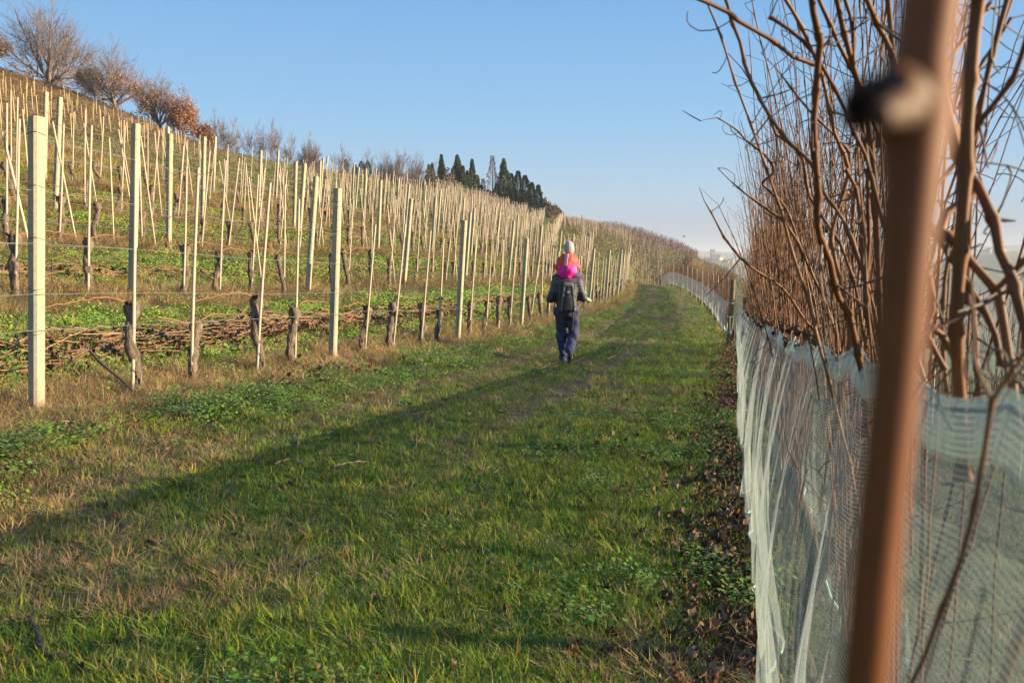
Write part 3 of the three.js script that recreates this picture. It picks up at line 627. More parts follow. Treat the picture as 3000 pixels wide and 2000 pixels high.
function bareTree(px, d, topPy, label, opt = {}) {
  const base = groundUnder(px, d), H = EYE + elev(topPy) * d - base.y, mpp = d / F;
  seed(Math.round(px * 7 + 3)); const o = { wig: .13, up: .05, depth: 5, kids: [2, 3.4], first: 5, low: .25, ang: [.45, .95], spread: 1, col: [.19, .145, .13], min: .027, ...opt, };
  const t = thing(opt.name || 'bare_tree', label, opt.cat || 'tree', base), g = new G(), tr = new G(), tips = [];
  const L = H * (o.trunk || .34), pts = [], rad = [], lean = rn() * .1;
  for (let k = 0; k <= 6; k++) { const q = k / 6; pts.push(V(lean * q * L + rn() * .03, q * L - .1, rn() * .05)); rad.push(o.r * (1.35 - .6 * q) * (k ? 1 : 1.25)); }
  tr.tube(pts, rad, 8, (tt, j) => o.col.map((c) => c * (.7 + .5 * h2(j, Math.round(tt * 9)))), true, .1);
  const stems = o.stems || 1;
  for (let s = 0; s < stems; s++) { const a = s * 2.4 + rr(0, .6), th = stems > 1 ? o.open * Math.sqrt((s + .3) / stems) * 1.25 : .1; grow(g, tips, stems > 1 ? pts[Math.min(6, 2 + s % 4)] : pts[6], V(Math.cos(a) * Math.sin(th), Math.cos(th), Math.sin(a) * Math.sin(th)).normalize(), H * .36 * (1 - .25 * th), o.r * (stems > 1 ? .55 : .75), o.depth, o); }
  const ys = tips.map((q) => q.y).sort((a, b) => a - b), xs = tips.map((q) => Math.abs(q.x)).sort((a, b) => a - b), top = ys[Math.floor(ys.length * .985)], wide = xs[Math.floor(xs.length * .96)];
  const sy = H / top, want = (o.w || 60) * mpp / 2, sx = clamp(want / wide, .4, 2.2);
  const fit = (gg) => { for (let k = 0; k < gg.p.length; k += 3) { const f = sstep(0, L * .8, gg.p[k + 1]); gg.p[k] *= lerp(1, sx, f); gg.p[k + 2] *= lerp(1, sx, f); gg.p[k + 1] *= sy; } };
  fit(g); for (let k = 0; k < tr.p.length; k += 3) tr.p[k + 1] *= sy;
  tr.build('trunk', barkM, t); g.build('crown', twigM, t);
  if (o.leaf) {
    const lg = new G();
    for (const q0 of tips) {
      const q = V(q0.x * sx, q0.y * sy, q0.z * sx), hy = q.y / H, pr = o.leaf(q.x / want, hy); 
      for (let k = 0; k < o.leafN; k++) if (R() < pr) {
        const p = q.clone().add(V(rn() * .28, rn() * .22 - .05, rn() * .28)), s = rr(.05, .10) * (o.leafN > 4 ? 2.3 : 1), A = V(rn(), rn(), rn()).normalize().multiplyScalar(s), B = V(rn(), rn(), rn()).cross(A).normalize().multiplyScalar(s * .7), f = rr(.65, 1.3), c = (o.leafCol || [.36, .155, .06]).map((e, i) => e * f * (i === 1 ? rr(.8, 1.2) : 1));
        lg.face([p.clone().sub(A), p.clone().add(B), p.clone().add(A), p.clone().sub(B)], c);
      }
    }
    if (lg.count) lg.build('leaves', leafTreeM, t);
  }
  return t;
}
bareTree(-22, 96, 84, 'bare twiggy tree cut off by the left edge on the hilltop', { w: 96, r: .16, stems: 3, open: .5 });
const oak = bareTree(113, 90, 16, 'largest bare oak on the hilltop with a few rusty leaves low down', { w: 168, r: .3, min: .011, stems: 9, open: 1.05, trunk: .07, depth: 4, kids: [2.0, 3.2], first: 3, leafN: 2, up: .08, leaf: (x, y) => y < .34 ? .75 * (1 - y * 1.6) : y < .5 ? .06 : 0, col: [.17, .125, .115] });
bareTree(262, 81, 108, 'oak with orange leaves on its lower right, second large tree from left', { w: 124, r: .22, stems: 8, open: 1.0, trunk: .09, depth: 4, kids: [2.4, 3.6], first: 3, min: .011, kids: [2, 3.1], leafN: 2, leaf: (x, y) => clamp(x * 1.0 + .12 - Math.max(0, y - .45) * 2) * .85, leafCol: [.42, .20, .10] });
bareTree(366, 78, 178, 'half leafy rust-brown oak, third large tree from left', { w: 88, r: .2, stems: 7, open: .85, trunk: .09, depth: 4, kids: [2.4, 3.6], first: 3, min: .011, kids: [2, 3.1], leafN: 2, leaf: (x, y) => clamp(.62 - y * .6), leafCol: [.40, .20, .11] });
bareTree(418, 77, 216, 'small oak dense with orange-brown leaves at the end of the oak row', { w: 64, r: .14, stems: 6, open: .85, trunk: .07, depth: 4, kids: [2.2, 3.4], first: 3, min: .014, leafN: 3, leaf: (x, y) => .75 - y * .4, leafCol: [.43, .18, .07] });
[[196, 84, 150, 34, 'slender bare saplings between the two largest oaks', { stems: 5, open: .18, r: .05 }], [216, 83, 158, 40, 'brushy bare sapling clump left of the second oak', { stems: 7, open: .35, r: .05 }],
  [470, 78, 288, 34, 'low reddish scrub right of the orange oak', { stems: 6, open: .6, r: .05, col: [.2, .12, .085], leafN: 2, leaf: () => .25, cat: 'shrub', name: 'bare_shrub' }],
  [497, 92, 262, 62, 'leftmost bare grey-brown tree right of the oaks', { r: .11 }], [525, 93, 272, 52, 'bare thin tree close beside the leftmost grey-brown one', { r: .1 }], [578, 96, 286, 46, 'slim bare tree with a gap on its left', { r: .09 }], [624, 97, 278, 54, 'tallest slim bare tree on the middle skyline', { r: .11 }], [664, 100, 306, 52, 'rounded bare tree right of the tallest slim one', { r: .1 }], [714, 102, 326, 50, 'low bushy bare tree above the tall middle posts', { stems: 4, open: .5, r: .08 }],
  [790, 112, 334, 56, 'bare tree behind the small ivy pillar', { r: .1 }], [842, 118, 346, 62, 'bare twiggy tree rising over the ivy clump', { r: .1 }], [885, 122, 362, 50, 'first bare bush right of the ivy clump', { stems: 5, open: .5, r: .07 }], [915, 122, 356, 60, 'wide bare bush on the skyline with pinkish twigs', { stems: 5, open: .5, r: .08, col: [.17, .11, .10] }], [955, 126, 362, 52, 'bare bush with rusty leaves low down left of the cypresses', { stems: 5, open: .5, r: .08, leafN: 4, leaf: (x, y) => y < .55 ? .6 : .05, leafCol: [.34, .15, .07] }], [984, 126, 372, 44, 'bare thin tree just left of the first cypress', { r: .08 }]]
  .forEach(([px, d, top, w, label, o]) => bareTree(px, d, top, label, { w, open: .4, depth: 4, ...o }));

function conifer(px, d, topPy, w, label, kind) {             // spire | spruce | ivy | larch
  const base = groundUnder(px, d), H = EYE + elev(topPy) * d - base.y, r = w * d / F / 2 * ({ spire: 2.5, spruce: 3.0, ivy: 2.1, larch: 2.1 }[kind]); seed(Math.round(px * 13 + 11));
  const t = thing(kind === 'ivy' ? 'ivy_tree' : kind === 'spruce' ? 'spruce_tree' : kind === 'larch' ? 'larch_tree' : 'cypress_tree', label, 'tree', base), tr = new G(), g = new G();
  tr.tube([V(0, -.2, 0), V(rn() * .1, H * .5, rn() * .1), V(0, H * .97, 0)], [.2, .13, .03], 6, [.10, .075, .06]);
  tr.build('trunk', barkM, t);
  const N = Math.round({ spire: 4800, spruce: 7000, ivy: 3200, larch: 2600 }[kind] * clamp(H / 9, .5, 1.4)), lobes = []; for (let k = 0; k < 26; k++) lobes.push([rr(0, 6.28), rr(.05, .95), rr(.6, 1.25)]);
  const tone = { spire: [.045, .075, .032], spruce: [.038, .068, .042], ivy: [.05, .085, .025], larch: [.15, .10, .065] }[kind];
  for (let k = 0; k < N; k++) {
    const y = Math.pow(R(), kind === 'spruce' ? 1.25 : 1.0), a = rr(0, 6.283);
    let prof = kind === 'spire' ? Math.pow(1 - y, .55) * (.75 + .25 * Math.sin(y * 3)) : kind === 'ivy' ? Math.sqrt(Math.max(0, 1 - (y * 1.02) ** 6)) * .9 : kind === 'larch' ? (1 - y) * .9 + .06 : (1 - y) * .95 + .05;
    let lob = .62; for (const L of lobes) { const da = Math.abs(((a - L[0] + 9.42) % 6.283) - 3.14), dy = (y - L[1]) * (kind === 'spruce' ? 22 : 8); lob = Math.max(lob, L[2] * Math.exp(-da * da * 1.4 - dy * dy)); }
    const layer = kind === 'spruce' || kind === 'larch' ? .78 + .22 * Math.abs(Math.sin(y * H * 3.1 + a)) : 1;
    const rad = r * prof * lob * layer * Math.sqrt(rr(.25, 1.05)), p = V(Math.cos(a) * rad, y * H + (kind === 'spire' ? 0 : -rad * .18), Math.sin(a) * rad);
    const out = V(Math.cos(a), kind === 'spire' ? 1.7 : kind === 'ivy' ? .2 : -.1, Math.sin(a)).normalize(), L = rr(.16, .34) * (kind === 'ivy' ? .7 : 1), sd = V(rn(), rn(), rn()).cross(out).normalize().multiplyScalar(L * (kind === 'larch' ? .13 : .34));
    const f = rr(.6, 1.4), c = tone.map((e) => e * f), tip = p.clone().addScaledVector(out, L);
    g.face([p.clone().sub(sd), p.clone().add(sd), tip.clone().addScaledVector(sd, .35), tip], c);
  }
  g.build('foliage', needleM, t); return t;
}
conifer(797, 114, 366, 12, 'slender ivy pillar on the skyline, left of the ivy clump', 'ivy');
conifer(818, 116, 378, 13, 'left ivy-covered stem of the ivy clump', 'ivy'); conifer(832, 117, 370, 20, 'middle bushy ivy-covered stem of the ivy clump', 'ivy'); conifer(847, 117.5, 369, 17, 'right ivy-covered stem of the ivy clump', 'ivy');
[[986, 126, 380, 15, 'leftmost cypress of the dark grove'], [994, 127, 377, 16, 'twin cypress touching the leftmost one'], [1015, 128, 357, 20, 'narrow tall cypress with a pointed split tip'], [1040, 127, 388, 15, 'short cypress on the left flank of the tallest green spire'], [1051, 129, 358, 26, 'tallest green cypress spire in the grove'], [1064, 128, 383, 18, 'short cypress on the right flank of the tallest green spire'], [1074, 129, 394, 16, 'small cypress between two spires'], [1085, 131, 367, 19, 'pointed cypress right of the tallest green spire'], [1096, 131, 404, 20, 'low dark cypress at the right foot of the pointed one'], [1157, 136, 366, 24, 'brownish cypress spire behind the bare trunks']]
  .forEach(([px, d, top, w, l]) => conifer(px, d, top, w, l, 'spire'));
conifer(1131, 135, 357, 44, 'sparse grey-brown conifer, tallest in the right half of the grove', 'larch');
conifer(1110, 134, 410, 30, 'thin brown conifer between the pointed cypress and the sparse tall one', 'larch');
[[1174, 138, 398, 26, 'dark spruce left of the grove end'], [1190, 140, 392, 32, 'tallest dark spruce near the grove end'], [1206, 142, 402, 34, 'broad dark spruce right of the tallest spruce'], [1221, 143, 418, 28, 'lower dark spruce near the end of the grove'], [1236, 145, 424, 24, 'outermost spruce at the right end of the grove'], [1181, 137, 432, 30, 'front low spruce at the foot of the tallest spruce'], [1213, 140, 440, 30, 'front low spruce near the right end of the grove'], [1168, 134, 428, 26, 'low dark spruce behind the brownish spire'], [1228, 142, 456, 24, 'lowest front spruce beside the outermost one'], [1198, 137, 450, 28, 'front low spruce below the broad one'], [1142, 131, 420, 26, 'dark evergreen just right of the sparse tall conifer'], [1104, 128, 424, 26, 'dark evergreen left of the sparse tall conifer'], [1122, 127, 436, 26, 'dark evergreen at the foot of the sparse tall conifer']]
  .forEach(([px, d, top, w, l]) => conifer(px, d, top, w, l, 'spruce'));
[[1006, 121, 408, 70, 'brown scrub bush under the twin cypresses'], [1034, 122, 424, 74, 'brown scrub bush in front of the split cypress'], [1064, 124, 434, 70, 'brown scrub bush under the tallest green spire'], [1094, 126, 446, 60, 'brown scrub bush under the pointed cypress'], [1124, 129, 452, 60, 'brown scrub bush under the sparse tall conifer'], [1153, 131, 460, 56, 'brown scrub bush under the brownish spire'], [1182, 134, 472, 50, 'brown scrub bush under the dark spruces'], [1210, 137, 480, 46, 'brown scrub bush at the foot of the broad spruce'], [1247, 148, 464, 34, 'thin bare bush at the right end of the grove'], [1268, 152, 478, 30, 'smallest bare bush beyond the grove on the skyline']]
  .forEach(([px, d, top, w, label]) => bareTree(px, d, top, label, { w: w * 1.15, stems: 9, open: .9, r: .06, depth: 4, first: 2, kids: [2, 3.2], trunk: .08, min: .02, col: [.15, .10, .075], name: 'bare_shrub', cat: 'shrub', leafN: 6, leaf: (x, y) => .75, leafCol: [.12, .078, .042] }));
// golden tall grass and dark bush at the end of the path
function tallGrass(px, d, topPy, w, label, c, name) {
  const base = groundUnder(px, d), H = Math.max(1.5, EYE + elev(topPy) * d - base.y), r = w * d / F / 2; seed(px); const t = thing(name, label, 'shrub', base), g = new G();
  for (let k = 0; k < 900; k++) { const a = rr(0, 6.28), q = Math.sqrt(R()), x = Math.cos(a) * r * q * .45, z = Math.sin(a) * r * q * .45, h = H * rr(.55, 1) * (1 - q * .25), o = r * q * .75; g.tube([V(x, 0, z), V(x + Math.cos(a) * o * .35, h * .6, z + Math.sin(a) * o * .35), V(x + Math.cos(a) * o + rn() * .15, h, z + Math.sin(a) * o + rn() * .15)], [.014, .012, .006], 3, c.map((e) => e * rr(.7, 1.25)), false); }
  g.build('stems', caneM, t);
}
tallGrass(1592, 92, 572, 56, 'tall golden grass clump where the slope meets the path', [.48, .33, .15], 'tall_grass_clump');
tallGrass(1614, 94, 580, 44, 'smaller golden-brown grass clump beside the tall one', [.42, .27, .14], 'tall_grass_clump');
bareTree(1572, 90, 598, 'dark low bush at the left foot of the golden grass', { w: 44, stems: 8, open: .8, r: .05, depth: 4, trunk: .06, col: [.07, .05, .04], name: 'bare_shrub', cat: 'shrub' });
// ------------------------------------------------------------------ young stakes on the upper slope, and the rows of the far spur
{
  seed(606);
  const list = [];
  for (let k = 0; k < 26; k++) for (let u = -6 + (k % 3) * .4; u < 62; u += 1.7) {
    const v = -22 - 2.5 * k - Math.max(0, u - 10) * .3; if (v > rowLimit(u) - 1.5) continue;
    const uu = u + rn() * .25, vv = v + rn() * .15, [x, d] = row(uu, vv); if (d < 5 || beyondRidge(x, d) || R() < .18) continue;
    const base = rowP(uu, vv); if (inFrame(base, 10)) list.push({ base, d, hd: 0, lean: rn() * .04, leanZ: rn() * .04, sc: rr(.75, 1.15) });
  }
  list.sort((a, b) => a.d - b.d);
  list.splice(240); leftmost(list); const lab = (n) => `short thin yellow stake on the brown upper slope, ${ord(n)} from the left`;
  const g = stakeGeo(1.12, .021, 4), m = mat(.50, .37, .19, .8); let o;
  list.forEach((q, n) => { if (!o) o = tag(mesh('young_vine_stake', g, m), lab(n), 'stake', 'short stakes of the young planting'); else { const c = copy(o, lab(n)); settle(c, q); return; } settle(o, q); });
  // far spur: rows running across the view
  const sp = [], hedge = new G();
  for (let d = 70; d < 205; d += 2.6) {
    const bush = [];
    for (let a = .06; a < .285; a += .75 / d) {
      const aa = a + rn() * .001, dd = d + rn() * .3 + 6 * fbm(aa * 9, 2, 1) - (aa - .15) * 50, x = aa * dd; if (aa < .142 && dd < 100) continue; if (dd < interp(baseD, aa) + 1 || dd > interp(ridgeD, aa) - .5) continue;
      const base = V(x, gY(x, dd), -dd); if (R() < .5) sp.push({ base, d: dd, hd: 0, lean: .03 + rn() * .07, leanZ: rn() * .05, sc: rr(.85, 1.1) });
      bush.push(base);
    }
    for (const b of bush) { const n = 2; for (let k = 0; k < n; k++) { const p = b.clone().add(V(rn() * .4, 0, rn() * .2)), h = rr(.5, .95); hedge.tube([p, p.clone().add(V(rn() * .3, h * .6, rn() * .2)), p.clone().add(V(rn() * .5, h, rn() * .3))], [.05, .035, .015], 3, [.16, .115, .08].map((e) => e * rr(.7, 1.3)), false); } }
  }
  const im = shadow(new THREE.InstancedMesh(stakeGeo(1.75, .017, 1), stakeM, sp.length)), dm = new THREE.Object3D(); im.name = 'far_slope_stakes'; sp.forEach((q, n) => { settle(dm, q); dm.updateMatrix(); im.setMatrixAt(n, dm.matrix); });
  scene.add(tag(im, 'tiny stakes in level rows on the far slope beyond the path', 'stakes', null, 'stuff'));
  tag(hedge.build('far_slope_vines', twigM), 'dark vines in level rows on the far slope beyond the path', 'grapevines', null, 'stuff');
  const ridge = new G();                                    // unpruned brown row along the skyline of the spur
  for (let px = 1255; px < 1600; px += .55) { const a = azOf(px), dr = interp(ridgeD, a), tall = interp([[1255, .9], [1370, 1.3], [1420, 2.3], [1560, 2.6], [1600, 2]], px); for (let k = 0; k < 3; k++) { const d = dr - rr(0, 7), x = a * d + rn() * .3, p = V(x, gY(x, d), -d), h = tall * rr(.55, 1.1); ridge.tube([p, p.clone().add(V(rn() * .25, h * .55, rn() * .25)), p.clone().add(V(rn() * .5, h, rn() * .5))], [.035, .03, .016], 3, [.19, .12, .09].map((e) => e * rr(.6, 1.3)), false); } }
  tag(ridge.build('skyline_vines', twigM), 'brown unpruned vine row along the skyline of the far slope', 'grapevines', null, 'stuff');
}
// ------------------------------------------------------------------ far across the valley: castle town, farm and hilltop village
{
  const stone = mat(.42, .37, .32, .9), plaster = mat(.62, .52, .40, .9), roofM = mat(.30, .15, .10, .9), paneM = mat(.05, .06, .08, .3);
  const house = (px, py, d, w, h, dep, label, name, wall = plaster, turn = 0) => {
    const b = at(px, py, d); const t = thing(name, label, 'building', b); t.rotation.y = turn;
    const g = new G(); g.box(0, h / 2 - 6, 0, w, h + 12, dep, [1, 1, 1]); g.build('wall', wall, t);
    const r = new G(), e = .6; r.face([V(-w / 2 - e, h, dep / 2 + e), V(w / 2 + e, h, dep / 2 + e), V(w / 2 + e, h + dep * .3, 0), V(-w / 2 - e, h + dep * .3, 0)], [1, 1, 1]); r.face([V(w / 2 + e, h, -dep / 2 - e), V(-w / 2 - e, h, -dep / 2 - e), V(-w / 2 - e, h + dep * .3, 0), V(w / 2 + e, h + dep * .3, 0)], [1, 1, 1]); r.face([V(w / 2, h, dep / 2), V(w / 2, h, -dep / 2), V(w / 2, h + dep * .3, 0)], [1, 1, 1]); r.face([V(-w / 2, h, -dep / 2), V(-w / 2, h, dep / 2), V(-w / 2, h + dep * .3, 0)], [1, 1, 1]); r.build('roof', roofM, t);
    const nW = Math.max(2, Math.round(w / 4)); for (let k = 0; k < nW; k++) { const q = new G(); q.box((k + .5) / nW * w - w / 2, h * .6, dep / 2 + .05, 1, 1.4, .1, [1, 1, 1]); q.build('window', paneM, t); }
    return t;
  };
  const b = at(1637, 598, 1480), t = thing('castle_tower', 'hazy grey castle tower above the distant hedge', 'tower', b), g = new G();
  g.box(0, 6, 0, 7.4, 26, 7.4, [1, 1, 1]); g.build('shaft', stone, t); const c = new G(); c.box(0, 19.6, 0, 8.4, 1.4, 8.4, [1, 1, 1]); for (let k = 0; k < 4; k++) { c.box(-3.3 + k * 2.2, 20.8, 3.9, 1.2, 1.2, .6, [1, 1, 1]); c.box(-3.3 + k * 2.2, 20.8, -3.9, 1.2, 1.2, .6, [1, 1, 1]); } c.build('battlement', stone, t);
  const w = new G(); for (const y of [6, 11, 16]) w.box(0, y, 3.75, .9, 1.8, .1, [1, 1, 1]); w.build('window', paneM, t);
  house(1645, 597, 1470, 15, 9, 9, 'hazy stone castle hall right of the tower', 'castle_hall', stone); house(1655, 598, 1460, 9, 6, 7, 'pale house below the castle hall', 'distant_house', plaster, .4); house(1626, 599, 1490, 12, 5, 8, 'low grey house left of the castle tower', 'distant_house', stone);
  seed(3); [[1668, 603], [1674, 606], [1680, 602], [1661, 607], [1686, 607]].forEach(([x, y], k) => house(x, y, 1440 + k * 4, rr(7, 11), rr(4, 6), rr(6, 8), `${['first', 'second', 'third', 'fourth', 'fifth'][k]} tiny pale town house scattered right of the castle`, 'distant_house', k % 2 ? plaster : stone, rr(-.5, .5)));
  const far = (x, y, w2, h2_, l, tn_ = 0) => house(x, y, 1380, w2, h2_, 8, l, 'distant_house', plaster, tn_);
  far(2143, 606, 13, 7, 'sunlit cream farmhouse on the hazy hillside right of the near cane', .2); house(2143, 604, 1378, 4, 13, 4, 'small cream church tower beside the sunlit farmhouse', 'church_tower', plaster); far(2128, 596, 14, 5, 'long pinkish farm building above the sunlit farmhouse');
  [[2258, 581], [2266, 580], [2274, 579], [2282, 578], [2290, 578], [2304, 577], [2330, 584]].forEach(([x, y], k) => house(x, y + 2, 1470, 8 + (k * 3) % 5, 5 + k % 3, 8, `hilltop village house, ${ord(k)} from the left at the far right`, 'distant_house', k % 2 ? stone : plaster, k));
  const bird = thing('bird', 'tiny dark bird gliding above the far slope', 'bird', at(1571, 543, 60)), bg = new G();
  bg.tube([V(-.13, 0, 0), V(-.05, .01, 0), V(.08, .01, 0), V(.14, 0, 0)], [.008, .035, .03, .008], 6, [.05, .045, .04]); bg.face([V(-.03, .02, 0), V(.05, .02, 0), V(.02, .06, -.3)], [.05, .045, .04]); bg.face([V(.05, .02, 0), V(-.03, .02, 0), V(.02, .06, .3)], [.05, .045, .04]); bg.build('body', VC(.9), bird);
}
// ------------------------------------------------------------------ the uncut, netted row on the right
function caneGeoInto(g, base, dir, len, r, o = {}) {          // zigzag cane with swollen nodes; returns its node points
  const node = o.node || .085, n = Math.max(3, Math.round(len / node)), D = dir.clone().normalize(), pts = [base.clone()], rad = [r * 1.1], nodes = [], sub = o.sub || 3, q = rr(.75, 1.25), c0 = (o.col || pick([[.20, .070, .016], [.155, .048, .010], [.235, .105, .036], [.135, .052, .016]])).map((e) => e * q);
  let p = base.clone(); const drift = V(rn() * .017, (o.up ?? .02), rn() * .017), side = V(rn(), 0, rn()).normalize();
  for (let k = 1; k <= n; k++) {
    D.add(drift).add(V(rn() * .055, rn() * .03, rn() * .055)); D.addScaledVector(side, (k % 2 ? 1 : -1) * (o.zig ?? .06)); D.normalize();
    const f = 1 - .62 * k / n, a = p.clone(); p = p.clone().addScaledVector(D, len / n);
    if (sub >= 3) { pts.push(a.clone().lerp(p, .28), a.clone().lerp(p, .8)); rad.push(r * f * .92, r * f * .95); } else if (sub === 2) { pts.push(a.clone().lerp(p, .6)); rad.push(r * f * .92); }
    pts.push(p.clone()); rad.push(r * f * (sub > 1 ? rr(1.25, 1.5) : 1)); nodes.push([p.clone(), D.clone(), r * f]);
  }
  rad[rad.length - 1] = r * .25;
  g.tube(pts, rad, o.sides || 6, (t, j) => { const m = .82 + .32 * h2(j * 3 + 1, Math.round(t * 40)); return [c0[0] * m, c0[1] * m, c0[2] * m]; }, true);
  return nodes;
}
function lateral(g, [p, D, r], o = {}) {                      // side twig or tendril at a node
  const a = V(rn(), rn() * .4 + .15, rn()).cross(D).normalize().addScaledVector(D, rr(.3, .9)).add(V(0, .15, 0)).normalize();
  if (R() < .4) { const pt = [p.clone()], rd = [.0014]; let d = a.clone(), L = rr(.014, .024) * (o.k ? .6 : 1); const ax = V(rn(), rn(), rn()).normalize(), m = Math.round(rr(6, 14)); for (let k = 0; k < m; k++) { d.applyAxisAngle(ax, rr(-.1, .75)); pt.push(pt[k].clone().addScaledVector(d, L)); rd.push(.0011); } g.tube(pt, rd, 3, [.085, .055, .035], false); return; }
  const L = rr(.05, .30) * (R() < .2 ? 1.4 : 1) * (o.k || 1), n = Math.max(2, Math.round(L / .05)), pt = [p.clone()], rd = [Math.min(r * .5, .0020)], d = a.clone(); for (let k = 1; k <= n; k++) { d.add(V(rn() * .3, .10, rn() * .3)).normalize(); pt.push(pt[k - 1].clone().addScaledVector(d, L / n)); rd.push(Math.max(.0009, rd[0] * (1 - .6 * k / n) * (k % 2 ? 1.3 : 1))); }
  g.tube(pt, rd, 4, [.13, .075, .045].map((e) => e * rr(.7, 1.2)), false);
}
const hedgeTop = (u) => interp([[0, 2.55], [5, 2.45], [10, 2.15], [18, 1.85], [21, 1.6], [60, 1.5]], u);
const netTop = (u) => interp([[-2, 1.385], [.6, 1.368], [1.2, 1.345], [2.5, 1.265], [5.6, 1.17], [10, 1.07], [19, .97]], u);
function hedgeVine(u, v, label, level, o = {}) {             // level 0 near ... 3 far
  const base = rowP(u, v), t = thing('grapevine', label, 'grapevine', base, o.group), loc = (p) => p.sub(base), tr = new G();
  const H = .62, pts = [], rad = [], kx = rn() * .08, kz = rn() * .08; for (let k = 0; k <= 9; k++) { const q = k / 9; pts.push(V(kx * Math.sin(q * 4) + rn() * .006, -.05 + q * H, kz * Math.sin(q * 5))); rad.push((.03 + .014 * Math.exp(-q * 7) + .012 * Math.exp(-(((q - .92) / .12) ** 2))) * rr(.85, 1.15)); }
  tr.tube(pts, rad, level > 1 ? 6 : 10, (q, j) => { const m = .7 + .5 * h2(j, Math.round(q * 9)); return [.11 * m, .082 * m, .058 * m]; }, true, .12); tr.build('trunk', barkM, t);
  const head = pts[9], hd = cl(u)[2], along = V(Math.sin(hd), 0, -Math.cos(hd)), across = V(Math.cos(hd), 0, Math.sin(hd)), n = o.n ?? [24, 34, 38, 24][level], top = (o.top ?? hedgeTop(u)), merged = new G(), lat = new G();
  for (let k = 0; k < n; k++) {
    const s = rr(-.5, .5), start = head.clone().addScaledVector(along, s).add(V(0, rr(-.22, .28), 0)).addScaledVector(across, rn() * .04 + .015), L = (top - H) * rr(.72, 1.12) * (R() < .12 ? 1.15 : 1);
    const side = rn() * .055 + (R() < (o.out ?? .04) ? -rr(.08, .28) : 0), dir = V(0, 1, 0).addScaledVector(along, rn() * .17 - .02).addScaledVector(across, side);
    const g = level < 2 ? new G() : merged, r = rr(.0030, .0050) * [1, 1.05, 1.25, 1.7][level];
    const nodes = caneGeoInto(g, start, dir, L, r, { sub: [3, 2, 1, 1][level], node: [.085, .10, .2, .35][level], sides: [7, 5, 4, 3][level], zig: [.06, .06, .05, .1][level], up: .015 });
    const lp = [.34, .34, .55, 0][level]; for (const q of nodes) if (R() < lp * (q[0].y > .75 ? 1 : .3)) lateral(level < 2 ? g : lat, q);
    if (level === 3) { for (const q of nodes) if (R() < .8) { const e = q[0].clone().add(V(rn() * .14, rr(.05, .25), rn() * .14)); merged.tube([q[0], e], [.005, .003], 3, [.17, .09, .05].map((x) => x * rr(.7, 1.2)), false); } }
    if (level < 2) g.build('cane', caneM, t);
  }
  if (o.thin) { const tg = new G(); for (let k = 0; k < o.thin; k++) { const start = head.clone().addScaledVector(along, rr(-.5, .5)).add(V(0, rr(.02, .42), 0)).addScaledVector(across, rn() * .05 + .015); caneGeoInto(tg, start, V(0, 1, 0).addScaledVector(along, rn() * .12).addScaledVector(across, rn() * .06), (top - H) * rr(.45, .9), rr(.0019, .0032) * (level > 1 ? 1.3 : 1), { sub: 1, node: level ? .16 : .10, sides: 4, zig: .07, up: .01 }).forEach((q2) => { if (R() < .28) lateral(tg, q2, { k: .5 }); }); } tg.build('thin_canes', caneM, t).userData.kind = 'stuff'; }
  if (level > 1) merged.build('canes', caneM, t).userData.kind = 'stuff'; if (lat.count) lat.build('twigs', caneM, t).userData.kind = 'stuff';
  if (level < 3 && !o.noLeaf) for (let k = 0, m = level ? 2 : 3; k < m; k++) { const l = mesh('dead_leaf', leafGeos[k % 2 ? 3 : 2], leafM, t); l.position.copy(head).addScaledVector(along, rr(-.45, .45)).addScaledVector(across, rn() * .12).add(V(0, rr(.3, 1.2), 0)); l.rotation.set(rr(0, 6), rr(0, 6), rr(0, 6)); l.scale.setScalar(rr(.35, .7)); }
  return t;
}
const HV = .31, HG = 'uncut brown vines of the netted row';
seed(4242);
const hedgeVines = [];
for (let k = 0, u = -3.2; u < 18.8; u += .88, k++) { const lv = u < 0 ? 2 : u < 5.5 ? 0 : u < 11 ? 1 : 2; if (u > .2 && u < 2.0) continue; hedgeVines.push(hedgeVine(u, HV + rn() * .03, u < 0 ? `brown uncut grapevine, ${ord(Math.round(-u / .88))} beside the camera outside the view` : `brown uncut grapevine, ${ord(Math.round((u - 2) / .88))} from the front in the netted row`, lv, { group: HG, n: u < 0 ? 14 : u < 3 ? 17 : u < 7 ? 34 : u < 11 ? 44 : 46, out: u < 7 ? 0 : .04, thin: u < 0 ? 0 : u < 3 ? 34 : u < 7 ? 44 : 34 })); }
const v2 = (u) => interp([[19, -.15], [24, -.45], [33, -1.0], [41, -1.5], [50, -1.85], [57, -2.05], [64, -2.1]], u);
for (let k = 0, u = 20.2; u < 64; u += .9, k++) hedgeVine(u, v2(u) + .12 + rn() * .03, `brown uncut grapevine, ${ord(k)} beyond the wooden posts`, 3, { group: 'uncut vines beyond the wooden posts', n: u < 32 ? 24 : 18 });
for (let k = 0, u = 2.6; u < 34; u += 1.0, k++) { hedgeVine(u, 3.35 + rn() * .04, `brown uncut grapevine, ${ord(k)} from the front in the lower row behind the netting`, 3, { group: 'uncut vines of the lower row', top: 2.15, n: 20 }); }
